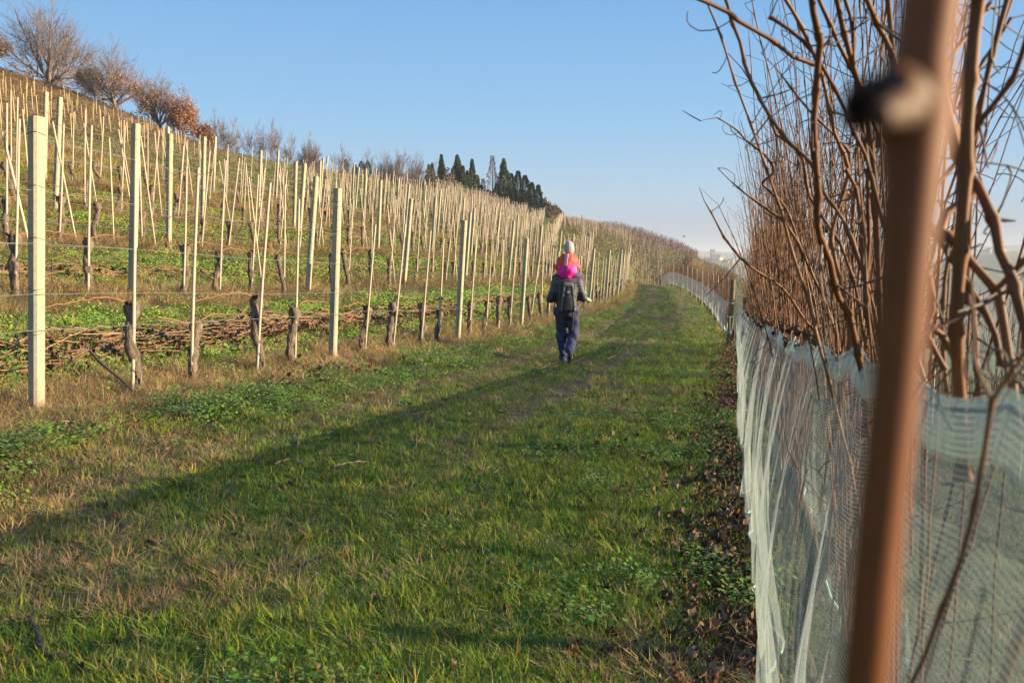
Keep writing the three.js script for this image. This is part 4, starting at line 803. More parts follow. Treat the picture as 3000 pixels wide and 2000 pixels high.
// canes that reach out close to the camera, traced one by one; each belongs to the nearest vines
{
  const A = (x, y) => [1607 + .25 * x, .25 * y], B = (x, y) => [1607 + .3 * x, 392 + .3 * y], C = (x, y) => [2038 + .35 * x, .35 * y], D = (x, y) => [2038 + .225 * x, 510 + .225 * y];
  const put = (t, base, list, name = 'cane') => {
    for (const [path, d0, d1, w, tw = .2] of list) {
      const free = path[0][1] > 60 && path[0][0] < 1900, n = path.length, P = path.map(([x, y], k) => at(x, y, lerp(d0, d1, k / (n - 1))).sub(base)), cv = new THREE.CatmullRomCurve3(P, false, 'catmullrom', .2), len = cv.getLength(), nn = Math.max(3, Math.round(len / .075)), pts = [], rad = [], nodes = [], r0 = w / 2 * d0 / F, r1 = (w / 2) * d1 / F, q = rr(.85, 1.15), c0 = pick([[.17, .06, .014], [.145, .048, .011], [.20, .088, .03]]).map((e) => e * q);
      for (let k = 0; k <= nn; k++) for (const s of k < nn ? [0, .12, .5, .88] : [0]) { const t = (k + s) / nn, r = lerp(r0, r1, t); pts.push(cv.getPointAt(t).add(V(0, 0, 0))); rad.push(r * (s === 0 ? 1.38 : s === .5 ? .9 : 1.02) * (free ? Math.min(1, .22 + t * 3.2) : 1)); if (!s) nodes.push([cv.getPointAt(t), cv.getTangentAt(t), r]); }
      const g = new G(); g.tube(pts, rad, 10, (t, j) => { const m = .84 + .3 * h2(j * 3 + 1, Math.round(t * 60)); return [c0[0] * m, c0[1] * m, c0[2] * m]; });
      for (const nd of nodes) if (R() < tw * 3) lateral(g, nd, { k: .42 });
      g.build(name, caneM, t);
    }
  };
  const vineAt = (u, label) => { const t = hedgeVine(u, HV, label, 0, { group: HG, n: 0, noLeaf: true, thin: u > 1.5 ? 34 : 9, top: 2.3 }); return t; };
  seed(909);
  const a = vineAt(1.75, 'brown uncut grapevine with long canes arching over the path, left of the blurred cane'), ab = a.position;
  put(a, ab, [
    [[[1580, -14], A(70, 20), A(250, 100), A(400, 225), A(600, 320), A(750, 430), A(870, 530), A(1050, 585)], 1.15, 1.25, 10],
    [[[1864, -30], A(1030, 0), A(1060, 180), A(1110, 390), A(1090, 560), A(1075, 800), A(1050, 1100), A(1060, 1400), B(910, 160), B(900, 330), B(905, 460), B(1000, 690), B(1030, 860), B(1060, 960), B(1150, 1110), B(1215, 1400), [1985, 880], [1990, 1000]], .95, 1.25, 16],
    [[[1868, -40], A(1100, 0), A(1210, 240), A(1310, 470), A(1430, 690), [1990, 240], [2030, 340]], 1.1, 1.2, 10],
    [[[1916, -40], A(1265, 0), A(1310, 220), A(1390, 520), A(1450, 730), [1990, 250], [2010, 420], [2020, 700], [2030, 900]], 1.05, 1.2, 13],
    [[[1795, -20], A(790, 0), A(880, 130), A(1000, 370), A(1060, 520), A(1130, 700), A(1190, 980), A(1250, 1250), A(1380, 1568), B(1010, 500), B(1110, 1000), B(1180, 1400), [1972, 900]], 1.35, 1.5, 9],
    [[[1660, -20], A(250, 0), A(290, 180), A(370, 370), A(430, 640), A(520, 830), A(620, 1030), A(800, 1280), A(1030, 1500), B(940, 160), B(1060, 310), B(1150, 470), B(1250, 760), [2010, 720], [2030, 860]], 1.5, 1.3, 8],
    [[A(262, 490), A(420, 660), A(530, 870), A(640, 1060), A(700, 1230), A(850, 1330), A(960, 1480), B(830, 170), B(940, 350), B(1080, 560), B(1200, 900), [1990, 800]], 1.6, 1.6, 7],
    [[A(10, 1110), A(60, 1098), A(160, 1080), A(340, 1190), A(440, 1300), A(600, 1420), A(700, 1568), B(480, 100), B(640, 250), B(720, 430), B(800, 700), B(880, 1000), B(930, 1300), [1895, 850]], 2.3, 2.5, 6],
    [[B(0, 130), B(40, 240), B(90, 320), B(190, 510), B(290, 640), B(420, 760), B(580, 850), B(690, 960), B(790, 1120), B(910, 1260), B(940, 1420), [1900, 860]], 1.9, 2.1, 6],
    [[B(140, -20), B(250, 90), B(370, 190), B(640, 380), B(760, 560), B(850, 760), B(960, 1000), B(1060, 1300), [1940, 850]], 2.1, 2.2, 7],
    [[A(570, 490), A(700, 620), A(860, 830), A(1030, 1040), A(1200, 1200), A(1400, 1440), B(1080, 300), B(1150, 520), B(1240, 760)], 1.4, 1.5, 6],
    [[A(640, 150), A(760, 220), A(900, 330), A(990, 410), A(1100, 560), A(1180, 700), A(1300, 920), A(1400, 1180), [1990, 360], [2030, 520]], 1.1, 1.1, 9],
    [[[1935, -10], A(1350, 0), A(1390, 160), A(1425, 380), A(1410, 560), [1975, 230], [2000, 420], [2020, 620], [2045, 860]], 1.2, 1.3, 9],
    [[[1985, -20], A(1540, 0), A(1600, 130), A(1640, 240), [2040, 100], [2075, 210]], .95, 1.0, 13],
    [[B(1120, -10), B(1200, 130), B(1250, 480), B(1250, 740), B(1290, 1000), [2010, 800], [2020, 880]], 1.3, 1.3, 9],
    [[B(1290, -20), B(1290, 230), B(1300, 560), B(1260, 980), B(1300, 1200), [2010, 830]], 1.25, 1.25, 10],
    [[[2040, -10], [2050, 120], [2052, 340], [2040, 520], [2032, 700], [2040, 880]], 1.1, 1.1, 12],
  ]);
  const b = vineAt(1.0, 'brown uncut grapevine with thick crossing canes right of the blurred cane'), bb = b.position;
  put(b, bb, [
    [[[2252, -20], C(600, 0), C(560, 350), C(530, 750), C(520, 1100), C(490, 1500), D(740, 560), D(700, 900), D(720, 1300), D(725, 1480), [2204, 900], [2215, 1100]], .72, .78, 30],
    [[[2322, -20], C(790, 0), C(720, 250), C(650, 530), C(610, 740), C(570, 1000), C(550, 1250), [2225, 560], [2222, 700]], .9, .9, 13],
    [[[2365, 70], C(896, 330), C(830, 510), C(740, 640), C(640, 750), C(590, 850), C(470, 1110)], .8, .85, 13],
    [[C(360, 560), C(430, 860), C(480, 1060), C(550, 1130), C(640, 1300), C(740, 1560), D(1150, 300), D(1260, 500), D(1330, 780), [2352, 740], [2380, 830]], .78, .7, 24],
    [[C(430, 830), C(520, 1060), C(560, 1280), D(480, 0), D(700, 210), D(960, 530), D(1130, 720), D(1220, 1200), D(1260, 1500), [2330, 900], [2340, 1010]], .8, .72, 22],
    [[D(1110, 690), D(1250, 560), D(1394, 400), [2390, 570]], .75, .7, 15],
    [[[2125, 470], D(420, 20), D(600, 260), D(780, 560), D(900, 760), D(1060, 1020), D(1130, 1230), [2300, 840]], .86, .8, 16],
    [[D(640, 360), D(600, 480), D(580, 760), D(560, 1000), D(575, 1120), [2168, 820], [2176, 900]], .95, .95, 10],
    [[D(880, 840), D(895, 1050), D(910, 1300), D(920, 1560), [2250, 920]], .95, .95, 13],
    [[D(450, 1080), D(560, 1150), D(640, 1290), D(760, 1530), [2216, 880]], .8, .8, 17],
    [[D(430, 560), D(470, 700), D(460, 900), D(400, 1130), D(500, 1330), D(590, 1500)], .9, .9, 14],
    [[C(250, 1300), C(330, 1210), C(420, 1110), C(490, 1010)], .8, .8, 9],
    [[C(390, 550), C(440, 760), C(520, 600), C(640, 390), C(740, 240), C(815, 120)], 1.0, 1.0, 7],
    [[C(360, 460), C(490, 280), C(560, 190), C(680, 30)], .9, .95, 9], [[C(490, 270), C(510, 170), C(527, 70)], .92, .92, 6],
    [[C(570, 1062), C(700, 1072), C(830, 1095), [2352, 393]], .8, .8, 4], [[C(600, 470), C(640, 540), C(740, 600), C(800, 670), C(850, 740), [2356, 300]], .85, .8, 4],
  ]);
  // forked cane in front of the net
  const f = thing('vine_cane', 'thin forked brown cane crossing in front of the net at lower right', 'cane', at(2280, 919, .42)), fb = f.position;
  seed(77); put(f, fb, [[[[2070, 1620], [2095, 1568], [2115, 1534], [2160, 1409], [2200, 1310], [2230, 1209], [2255, 1080], [2272, 980], [2280, 919]], .42, .42, 13, 0]], 'stem');
  put(f, fb, [[[[2280, 919], [2315, 868], [2352, 814], [2400, 740]], .42, .40, 12, 0], [[[2280, 919], [2258, 880], [2240, 834], [2236, 740], [2232, 640]], .42, .44, 9, 0]], 'fork');
  const cr = thing('vine_cane', 'brown cane cutting across the net in the bottom right corner', 'cane', at(2330, 1500, .5)); put(cr, cr.position, [[[[2300, 1580], [2330, 1490], [2360, 1415], [2400, 1330]], .5, .5, 26, 0]], 'stem');
  // the cane right in front of the lens
  const z = thing('vine_cane', 'thick out of focus brown cane right in front of the lens', 'cane', at(2090, 400, .118)), zb = z.position, g = new G();
  const P = [[2145, -160], [2138, 0], [2122, 120], [2108, 215], [2100, 285], [2094, 420], [2080, 620], [2060, 850], [2036, 1080], [2012, 1300], [1988, 1568], [1960, 1900]].map(([x, y]) => at(x, y, .118).sub(zb)), W = [124, 124, 126, 150, 158, 128, 112, 108, 106, 106, 108, 110];
  g.tube(new THREE.CatmullRomCurve3(P).getPoints(44), Array.from({ length: 45 }, (_, k) => interp(W.map((w, i) => [i / 11, w / 2 * .118 / F]), k / 44)), 20, (t, j) => [.215, .062, .007].map((e) => e * (.9 + .2 * h2(j, Math.round(t * 30))))); g.build('stem', caneM, z);
  const k = new G(); k.tube([at(2100, 250, .118), at(2050, 215, .1155), at(1998, 235, .1138), at(1968, 262, .136)].map((p) => p.sub(zb)), [.0047, .0044, .0038, .0028], 14, [.11, .045, .016]); k.build('bud_spur', caneM, z);
  const k2 = new G(); k2.tube([at(2105, 262, .118), at(2062, 252, .113), at(2022, 268, .109)].map((p) => p.sub(zb)), [.0035, .0028, .0016], 12, [.085, .038, .014]); k2.build('bud', caneM, z);
}
// ------------------------------------------------------------------ hail nets, posts and ties of that row
const netAlpha = dataTex(512, 512, (i, j) => {                 // knitted net: 32 x 20 meshes in a tile of 16 cm
  const a = (i + 3 * Math.sin(j / 512 * 40)) % 16, b = j % 18.3, thread = (b < 4.0 ? .9 : 0), leno = (a < 1.6 ? .5 : 0), s = Math.max(thread, leno, .16 + .16 * tn(i / 12, j / 30, 999)); return [s, s, s];
});
const netClose = netAlpha.clone(); netClose.needsUpdate = true; netClose.repeat.set(6.25, 6.25);
const netCol = [.31, .39, .365];
const netM = new THREE.MeshPhysicalMaterial({ color: col(...netCol), roughness: .75, side: THREE.DoubleSide, transparent: true, opacity: .92, alphaMap: netClose, transmission: .32, thickness: 0 });
netM.roughness = .9;
const netBackM = netM.clone(); netBackM.opacity = .3;
const hemM = new THREE.MeshPhysicalMaterial({ color: col(.27, .36, .335), roughness: .9, side: THREE.DoubleSide, transparent: true, opacity: .62, transmission: .3, thickness: 0 });
const netFarM = new THREE.MeshPhysicalMaterial({ color: col(.33, .395, .385), roughness: .9, side: THREE.DoubleSide, transparent: true, opacity: .5, transmission: .4, thickness: 0 });
const ropeM = mat(.45, .62, .52, .7);
function net(name, label, uA, uB, du, vTop, vFoot, yTop, yFoot, seedN, m, fold = 1) {
  const t = thing(name, label, 'net'); seed(seedN); const nR = 26, g = new G(), us = []; for (let u = uA; u <= uB + 1e-6; u += du * (u < 3 ? .5 : u > 9 ? 1.6 : 1)) us.push(u);
  const P = (u, q) => {                                       // q: 0 top, 1 foot
    const s = Math.abs(((u + 50) / .44) % 1 - .5) * 2, sag = .028 * (1 - s * s) * fold, f1 = fbm(u * 3.1 + q * .5, seedN + q * .7, 3), f2 = noise(u * 9 + Math.sin(q * 5 + u) * .6, q * 1.3 + seedN), f3 = noise(u * 21 + q * 1.2 + f1 * 2, q * 1.1 - seedN);
    const bulge = Math.sin(q * Math.PI) * (.05 + .05 * fbm(u * .8, 3 + seedN, 2)), v = lerp(vTop(u), vFoot(u), Math.pow(Math.max(0, q), .75)) + ((f1 * .055 + f2 * .022 + f3 * .011) * (.25 + q) - bulge) * fold;
    const [x, d] = row(u + f2 * .012 * q, v), y0 = lerp(ground(x, d), 0, 0); return V(x, y0 + lerp(yTop(u) - sag, yFoot(u) + .02 * f1, q), -d);
  };
  us.forEach((u) => { for (let k = 0; k <= nR; k++) { const q = k / nR, p = P(u, q); g.vert(p.x, p.y, p.z, 0, 0, 1, [1, 1, 1], u, (1 - q) * 1.3); } });
  const s = nR + 1; for (let a = 0; a < us.length - 1; a++) for (let k = 0; k < nR; k++) { const b = a * s + k; g.i.push(b, b + s, b + 1, b + 1, b + s, b + s + 1); }
  const geo = g.geo(); geo.computeVertexNormals(); mesh('net_sheet', geo, m, t);
  const h = new G(); us.forEach((u) => { for (let k = 0; k < 4; k++) { const q = k / 3 * .030, p = P(u, q); p.y += k ? 0 : .012; const [x, d] = row(0, 0), hd = cl(u)[2]; p.x -= Math.cos(hd) * (.004 + .006 * Math.sin(k)); p.z -= Math.sin(hd) * (.004 + .006 * Math.sin(k)); h.vert(p.x, p.y, p.z, 0, 0, 1, [1, 1, 1], u, q); } });
  for (let a = 0; a < us.length - 1; a++) for (let k = 0; k < 3; k++) { const b = a * 4 + k; h.i.push(b, b + 4, b + 1, b + 1, b + 4, b + 5); }
  const hg = h.geo(); hg.computeVertexNormals(); mesh('hem', hg, hemM, t);
  const w = new G(); w.tube(us.filter((_, k) => k % 4 === 0).map((u) => P(u, 0).add(V(.008, .004, 0))), .0022, 5, [1, 1, 1], false); w.build('support_wire', wireM, t);
  const f = new G(); f.tube(us.filter((_, k) => k % 2 === 0).map((u) => P(u, 1)), .006, 5, [.5, .62, .6], false); f.build('foot_cord', ropeM, t);
  return { t, P };
}
const nearNet = net('hail_net', 'pale green net hung in folds along the path side of the near vine row', .05, 18.7, .045, (u) => interp([[0, .19], [1, .20], [6, .2], [16, .18], [19, .05]], u), (u) => interp([[0, .175], [2.5, .17], [5, .12], [9, .085]], u) + .02 * Math.sin(u * 2.3), netTop, (u) => interp([[0, .03], [9, .05], [14, .14], [18.7, .24]], u), 5, netM);
net('hail_net', 'pale green net on the far side of the near vine row, right edge', .3, 18.7, .09, () => .43, () => .47, (u) => netTop(u) + .06, () => .08, 9, netBackM);
net('hail_net', 'hazy white net along the vines beyond the wooden posts', 19.3, 63, .16, (u) => v2(u) - .02, (u) => v2(u) - .07, (u) => interp([[19, 1.02], [40, 1.05], [63, 1.0]], u), (u) => interp([[19, .36], [40, .34], [55, .2], [63, .1]], u), 13, netFarM, .8);
{
  seed(8);
  const clipM = mat(.03, .035, .04, .5), geos = [0, 1, 2].map((s) => postGeo(2.05, .075, 20 + s));
  for (const [k, u] of [6.3, 10.2, 14.4].entries()) { const t = thing('concrete_post', `grey post among the uncut canes, ${ord(k)} from the front`, 'post', rowP(u, HV + .03), 'posts of the netted row'); mesh('post_shaft', geos[k % 3], concreteM, t); t.rotation.y = Math.PI / 2 - PSI; }
  for (const [k, u] of [6.4, 10.6, 15, 20].entries()) { const t = thing('concrete_post', `grey post in the lower vine row behind the netting, ${ord(k)} from the front`, 'post', rowP(u, 3.32), 'posts of the lower row'); mesh('post_shaft', geos[k % 3], concreteM, t); t.rotation.y = Math.PI / 2 - PSI; }
  for (let k = 0; k < 13; k++) { const u = 21.6 + k * 3.1, t = thing('vine_post', `thin pale post among the vines beyond the wooden posts, ${ord(k)} from the front`, 'post', rowP(u, v2(u) + .06), 'thin posts beyond the wooden posts'); const g = new G(); g.tube([V(0, -.1, 0), V(.01, .8, 0), V(0, 1.62, 0)], [.035, .033, .03], 7, [.33, .27, .195]); g.build('post_shaft', stakeM, t); }
  // wooden end posts
  const wood = (u, v, h, r, c, lean, label) => { const t = thing('wooden_post', label, 'post', rowP(u, v)), g = new G(), pts = [], rad = []; for (let k = 0; k <= 8; k++) { pts.push(V(lean * k / 8 * h + rn() * .004, -.15 + k / 8 * (h + .15), 0)); rad.push(r * (1.05 - .1 * k / 8) * rr(.97, 1.03)); } g.tube(pts, rad, 12, (q, j) => c.map((e) => e * (.75 + .45 * h2(j * 2, 3)) * (.9 + .2 * h2(j, Math.round(q * 8)))), true, .03); g.build('post_shaft', barkM, t); return [t, (y) => V(lean * y, y, 0)]; };
  const [w1, c1] = wood(18.95, -.16, 1.58, .058, [.24, .19, .11], .05, 'light brown round wooden end post of the netted row');
  for (const y of [1.02, .34, .70]) { const g = new G(), pts = []; for (let k = 0; k <= 20; k++) { const a = k / 20 * 12.56; pts.push(c1(y + k * .0016).add(V(Math.cos(a) * .066, 0, Math.sin(a) * .066))); } g.tube(pts, .006, 5, [1, 1, 1]); g.build('rope', ropeM, w1); }
  { const g = new G(), pts = []; for (let k = 0; k <= 12; k++) { const q = k / 12; pts.push(c1(.72 - .42 * Math.sin(q * Math.PI)).add(V(-.03 + q * .09, 0, .072))); } g.tube(pts, .006, 5, [1, 1, 1]); g.build('rope', ropeM, w1); }
  const [w2, c2] = wood(19.0, .16, 1.2, .058, [.075, .068, .045], .04, 'dark shorter wooden post just behind the light end post');
  { const g = new G(), pts = []; for (let k = 0; k <= 16; k++) { const a = k / 16 * 6.3; pts.push(c2(.9).add(V(Math.cos(a) * .064, 0, Math.sin(a) * .064))); } g.tube(pts, .006, 5, [1, 1, 1]); g.build('rope', ropeM, w2); }
  // clips on the net wire
  for (const [k, [px, py, d]] of [[2130, 832, .95], [2085, 826, 1.05]].entries()) { const t = thing('wire_clip', `small dark hooked clip on the net wire, ${k ? 'left' : 'right'} of the two`, 'clip', at(px, py, d)), g = new G(), pts = []; for (let m = 0; m <= 12; m++) { const a = m / 12 * 4.2 - .6; pts.push(V(Math.cos(a) * .012, Math.sin(a) * .012 + .008, 0)); } pts.push(V(.0, -.03, .002)); g.tube(pts, .0032, 7, [.03, .035, .04]); g.build('hook', clipM, t); }
  const cc = thing('wire_spiral', 'curly rusty wire ends twisted round the net wire at the right edge', 'wire', at(2300, 842, .62)), g = new G(), pts = []; for (let m = 0; m < 70; m++) { const a = m * .55; pts.push(V(-.03 + m * .0011 + Math.cos(a) * .008, Math.sin(a) * .011 * (1 + .3 * Math.sin(m * .3)), Math.sin(a * .7) * .006)); } g.tube(pts, .0011, 5, [.14, .10, .06]); g.build('coil', tieM, cc);
  // bits of cane, leaf and tendril caught on the net
  const tw = new G(); seed(61); for (let k = 0; k < 30; k++) { const u = rr(1.6, 14), p = nearNet.P(u, rr(0, .25)).add(V(-.012, 0, .004)); const n = []; let d = V(rn() * .5 - .2, -1 + rn() * .5, rn() * .4).normalize(); n.push(p); for (let j = 1; j < 6; j++) { d.add(V(rn() * .3, rn() * .2, rn() * .2)).normalize(); n.push(n[j - 1].clone().addScaledVector(d, rr(.008, .026))); } tw.tube(n, .0022, 4, [.15, .10, .07], false); }
  tag(tw.build('caught_twigs', caneM), 'dark broken twigs and tendrils caught on the top of the near net', 'twigs', null, 'stuff');
  const lv = []; for (let k = 0; k < 90; k++) { const u = rr(1.6, 15); lv.push([nearNet.P(u, rr(-.02, .04)).add(V(.01, .01, 0)), rr(.25, .7) * (u > 4 ? 1.5 : 1), rr(0, 6), rr(-1.4, 1.4)]); } scatter('dead_leaves', leafGeos[2], leafM, lv, 'dark dead leaves caught along the top hem of the near net', 'leaves');
}
// ------------------------------------------------------------------ the man with the child on his shoulders
const cap = (p, a, b, ra, rb) => { const bx = b[0] - a[0], by = b[1] - a[1], bz = b[2] - a[2], px = p[0] - a[0], py = p[1] - a[1], pz = p[2] - a[2], t = clamp((px * bx + py * by + pz * bz) / (bx * bx + by * by + bz * bz + 1e-9)); return Math.hypot(px - bx * t, py - by * t, pz - bz * t) - lerp(ra, rb, t); };
const ell = (p, c, r) => { const x = (p[0] - c[0]) / r[0], y = (p[1] - c[1]) / r[1], z = (p[2] - c[2]) / r[2], k = Math.hypot(x, y, z); return (k - 1) * Math.min(...r); };
const smin = (a, b, k) => { const h = clamp(.5 + .5 * (b - a) / k); return lerp(b, a, h) - k * h * (1 - h); };
function nets(f, lo, hi, cell, tone = () => [1, 1, 1]) {     // surface nets
  const n = [0, 1, 2].map((k) => Math.ceil((hi[k] - lo[k]) / cell) + 1), D = new Float32Array(n[0] * n[1] * n[2]), id = (i, j, k) => i + n[0] * (j + n[1] * k), vid = new Int32Array(D.length).fill(-1), g = new G();
  for (let k = 0; k < n[2]; k++) for (let j = 0; j < n[1]; j++) for (let i = 0; i < n[0]; i++) D[id(i, j, k)] = f([lo[0] + i * cell, lo[1] + j * cell, lo[2] + k * cell]);
  for (let k = 0; k < n[2] - 1; k++) for (let j = 0; j < n[1] - 1; j++) for (let i = 0; i < n[0] - 1; i++) {
    let c = 0, x = 0, y = 0, z = 0; const q = []; for (let m = 0; m < 8; m++) q.push(D[id(i + (m & 1), j + (m >> 1 & 1), k + (m >> 2))]);
    for (const [a, b] of [[0, 1], [2, 3], [4, 5], [6, 7], [0, 2], [1, 3], [4, 6], [5, 7], [0, 4], [1, 5], [2, 6], [3, 7]]) if ((q[a] < 0) !== (q[b] < 0)) { const t = q[a] / (q[a] - q[b]); x += lerp(a & 1, b & 1, t); y += lerp(a >> 1 & 1, b >> 1 & 1, t); z += lerp(a >> 2, b >> 2, t); c++; }
    if (!c) continue;
    const p = [lo[0] + (i + x / c) * cell, lo[1] + (j + y / c) * cell, lo[2] + (k + z / c) * cell], e = cell * .6, N = V(f([p[0] + e, p[1], p[2]]) - f([p[0] - e, p[1], p[2]]), f([p[0], p[1] + e, p[2]]) - f([p[0], p[1] - e, p[2]]), f([p[0], p[1], p[2] + e]) - f([p[0], p[1], p[2] - e])).normalize();
    vid[id(i, j, k)] = g.vert(...p, N.x, N.y, N.z, tone(p));
  }
  const quad = (a, b, c, d, flip) => { if (Math.min(a, b, c, d) < 0) return; flip ? g.i.push(a, c, b, a, d, c) : g.i.push(a, b, c, a, c, d); };
  for (let k = 1; k < n[2] - 1; k++) for (let j = 1; j < n[1] - 1; j++) for (let i = 1; i < n[0] - 1; i++) {
    const s = D[id(i, j, k)] < 0;
    if (s !== D[id(i + 1, j, k)] < 0) quad(vid[id(i, j - 1, k - 1)], vid[id(i, j, k - 1)], vid[id(i, j, k)], vid[id(i, j - 1, k)], !s);
    if (s !== D[id(i, j + 1, k)] < 0) quad(vid[id(i - 1, j, k - 1)], vid[id(i - 1, j, k)], vid[id(i, j, k)], vid[id(i, j, k - 1)], !s);
    if (s !== D[id(i, j, k + 1)] < 0) quad(vid[id(i - 1, j - 1, k)], vid[id(i, j - 1, k)], vid[id(i, j, k)], vid[id(i - 1, j, k)], !s);
  }
  return g;
}
function join(...gs) { const o = new G(); for (const g of gs) { const b = o.count; for (const k of ['p', 'n', 'c', 'u']) for (const x of g[k]) o[k].push(x); for (const i of g.i) o.i.push(i + b); } return o; }
function hand(w, dir, up, side, sc) {                         // wrist point, finger direction, back of the hand, thumb side
  const P = (a, b, c) => [0, 1, 2].map((k) => w[k] + (dir[k] * a + side[k] * b + up[k] * c) * sc), bones = [[P(0, 0, 0), P(.045, 0, 0), .026, .036], [P(.03, -.02, 0), P(.085, -.028, -.005), .020, .018], [P(.03, .02, 0), P(.09, .022, -.005), .020, .018]];
  [[-.033, .058, .0072], [-.011, .074, .0082], [.011, .080, .0085], [.032, .072, .008]].forEach(([s, L, r]) => { const a = P(.085, s, 0), b = P(.085 + L * .42, s * 1.1, -.012), c = P(.085 + L * .7, s * 1.12, -.035), d = P(.085 + L * .72, s * 1.1, -.058); bones.push([a, b, r + .001, r], [b, c, r, r * .92], [c, d, r * .92, r * .8]); });
  const t0 = P(.03, .035, -.005), t1 = P(.06, .062, -.02), t2 = P(.085, .068, -.042); bones.push([t0, t1, .013, .010], [t1, t2, .010, .0085]);
  const f = (p) => { let d = 9; bones.forEach((q, k) => { const e = cap(p, q[0], q[1], q[2] * sc, q[3] * sc); d = k < 3 ? smin(d, e, .012) : k > 14 ? Math.min(smin(d, e, .004), d) : smin(d, e, .003); }); return d; };
  return nets(f, w.map((x) => x - .15 * sc), w.map((x) => x + .17 * sc), .006);
}
const skin = mat(.46, .27, .19, .55), hair = mat(.06, .04, .03, .8);
{
  seed(17);
  let fd = 13; for (let k = 0; k < 40; k++) { const q = at(1301, 837, fd); fd *= 1 - .4 * (gY(q.x, fd) - q.y); } const foot = at(1301, 837, fd); foot.y = gY(foot.x, fd); 
  const cloth = (r, g, b, rough = .85) => new THREE.MeshStandardMaterial({ color: col(r, g, b), vertexColors: true, roughness: rough, side: THREE.DoubleSide });
  const turn = 0.02;
  // ---- the man (walks away from the camera: -z is forward)
  const man = thing('person', 'man in grey jacket and navy trousers walking away with a child on his shoulders', 'person', foot, null); man.rotation.y = turn;
  const J = { pel: [0, .94, 0], wst: [0, 1.08, .0], chest: [0, 1.28, .0], nk: [0, 1.46, -.03], hd: [0, 1.60, -.07], sL: [-.185, 1.40, 0], sR: [.185, 1.40, 0], eL: [-.275, 1.13, .03], eR: [.275, 1.14, .02], hL: [-.18, 1.13, -.2], hR: [.275, 1.22, -.10], pL: [-.095, .92, 0], pR: [.095, .92, 0], kL: [-.085, .50, -.11], kR: [.125, .50, -.03], aL: [-.03, .09, -.16], aR: [.03, .27, .20] };
  const face = (p, c, s) => { let d = smin(ell(p, [c[0], c[1] + .015 * s, c[2]], [.076 * s, .105 * s, .093 * s]), ell(p, [c[0], c[1] - .05 * s, c[2] - .025 * s], [.055 * s, .065 * s, .06 * s]), .03 * s); d = smin(d, cap(p, [c[0], c[1] + .005 * s, c[2] - .09 * s], [c[0], c[1] - .025 * s, c[2] - .107 * s], .008 * s, .014 * s), .012 * s); for (const k of [-1, 1]) { d = smin(d, ell(p, [c[0] + k * .078 * s, c[1] - .01 * s, c[2] + .005 * s], [.012 * s, .03 * s, .02 * s]), .01 * s); d = Math.max(d, -(Math.hypot(p[0] - c[0] - k * .03 * s, p[1] - c[1] - .005 * s, p[2] - c[2] + .102 * s) - .014 * s)); } return Math.max(d, -cap(p, [c[0] - .02 * s, c[1] - .06 * s, c[2] - .095 * s], [c[0] + .02 * s, c[1] - .06 * s, c[2] - .095 * s], .004 * s, .004 * s)); };
  const limbs = (e, arms = true) => [[J.sL, J.eL, .052 + e, .042 + e], [J.eL, J.hL, .042 + e, .03 + e * .8], [J.sR, J.eR, .052 + e, .042 + e], [J.eR, J.hR, .042 + e, .03 + e * .8]];
  const torso = (p, e) => { let d = ell(p, [0, 1.27, .0], [.185 + e, .22 + e, .115 + e]); d = smin(d, ell(p, [0, 1.03, 0], [.155 + e, .18, .11 + e]), .08); d = smin(d, cap(p, J.sL, J.sR, .062 + e, .062 + e), .05); return d; };
  const legs = (p, e) => { let d = ell(p, [0, .93, .01], [.165 + e, .13 + e, .125 + e]); for (const [a, k, q] of [['pL', 'kL', 'aL'], ['pR', 'kR', 'aR']]) { d = smin(d, cap(p, J[a], J[k], .085 + e, .058 + e), .05); d = smin(d, cap(p, J[k], J[q], .056 + e, .038 + e * 1.25), .03); } return d; };
  const bodyF = (p) => { let d = torso(p, 0); for (const b of limbs(0)) d = smin(d, cap(p, ...b), .03); d = smin(d, cap(p, J.nk, J.hd, .058, .055), .03); d = smin(d, face(p, J.hd, 1.06), .02); d = smin(d, legs(p, 0), .05); return d; };
  const hR = hand(J.hR, [.2, .1, -.97], [.55, .8, .2], [-.75, .6, -.1], 1), hL = hand(J.hL, [.3, .1, -.95], [-.5, .8, .2], [.75, .6, .1], 1);
  join(nets(bodyF, [-.36, .02, -.36], [.36, 1.78, .32], .016), hR, hL).build('body', skin, man);
  nets((p) => Math.max(ell(p, [0, 1.635, -.055], [.088, .108, .105]), -(p[2] + .115) - Math.max(0, p[1] - 1.68)), [-.12, 1.5, -.2], [.12, 1.78, .1], .012).build('hair', hair, man);
  const quilt = (p) => .0014 * Math.sin(p[1] * 105 + Math.sin(p[0] * 9)) + .003 * noise(p[0] * 22, p[1] * 18 + p[2] * 20);
  nets((p) => { let d = torso(p, .025); for (const b of limbs(.022)) d = smin(d, cap(p, ...b), .035); d = smin(d, cap(p, [0, 1.42, -.01], [0, 1.475, -.025], .078, .07), .03); return Math.max(d + quilt(p), .885 - p[1] + .02 * Math.abs(p[0]), -cap(p, J.hR, [J.hR[0], J.hR[1], J.hR[2] - .3], .03, .05), -cap(p, J.hL, [J.hL[0] + .05, J.hL[1], J.hL[2] - .3], .03, .05)); }, [-.37, .85, -.26], [.37, 1.54, .2], .012, (p) => { const dark = p[1] < 1.23 ? .55 : 1; return [dark, dark * .98, dark]; }).build('jacket', cloth(.062, .060, .072, .6), man);
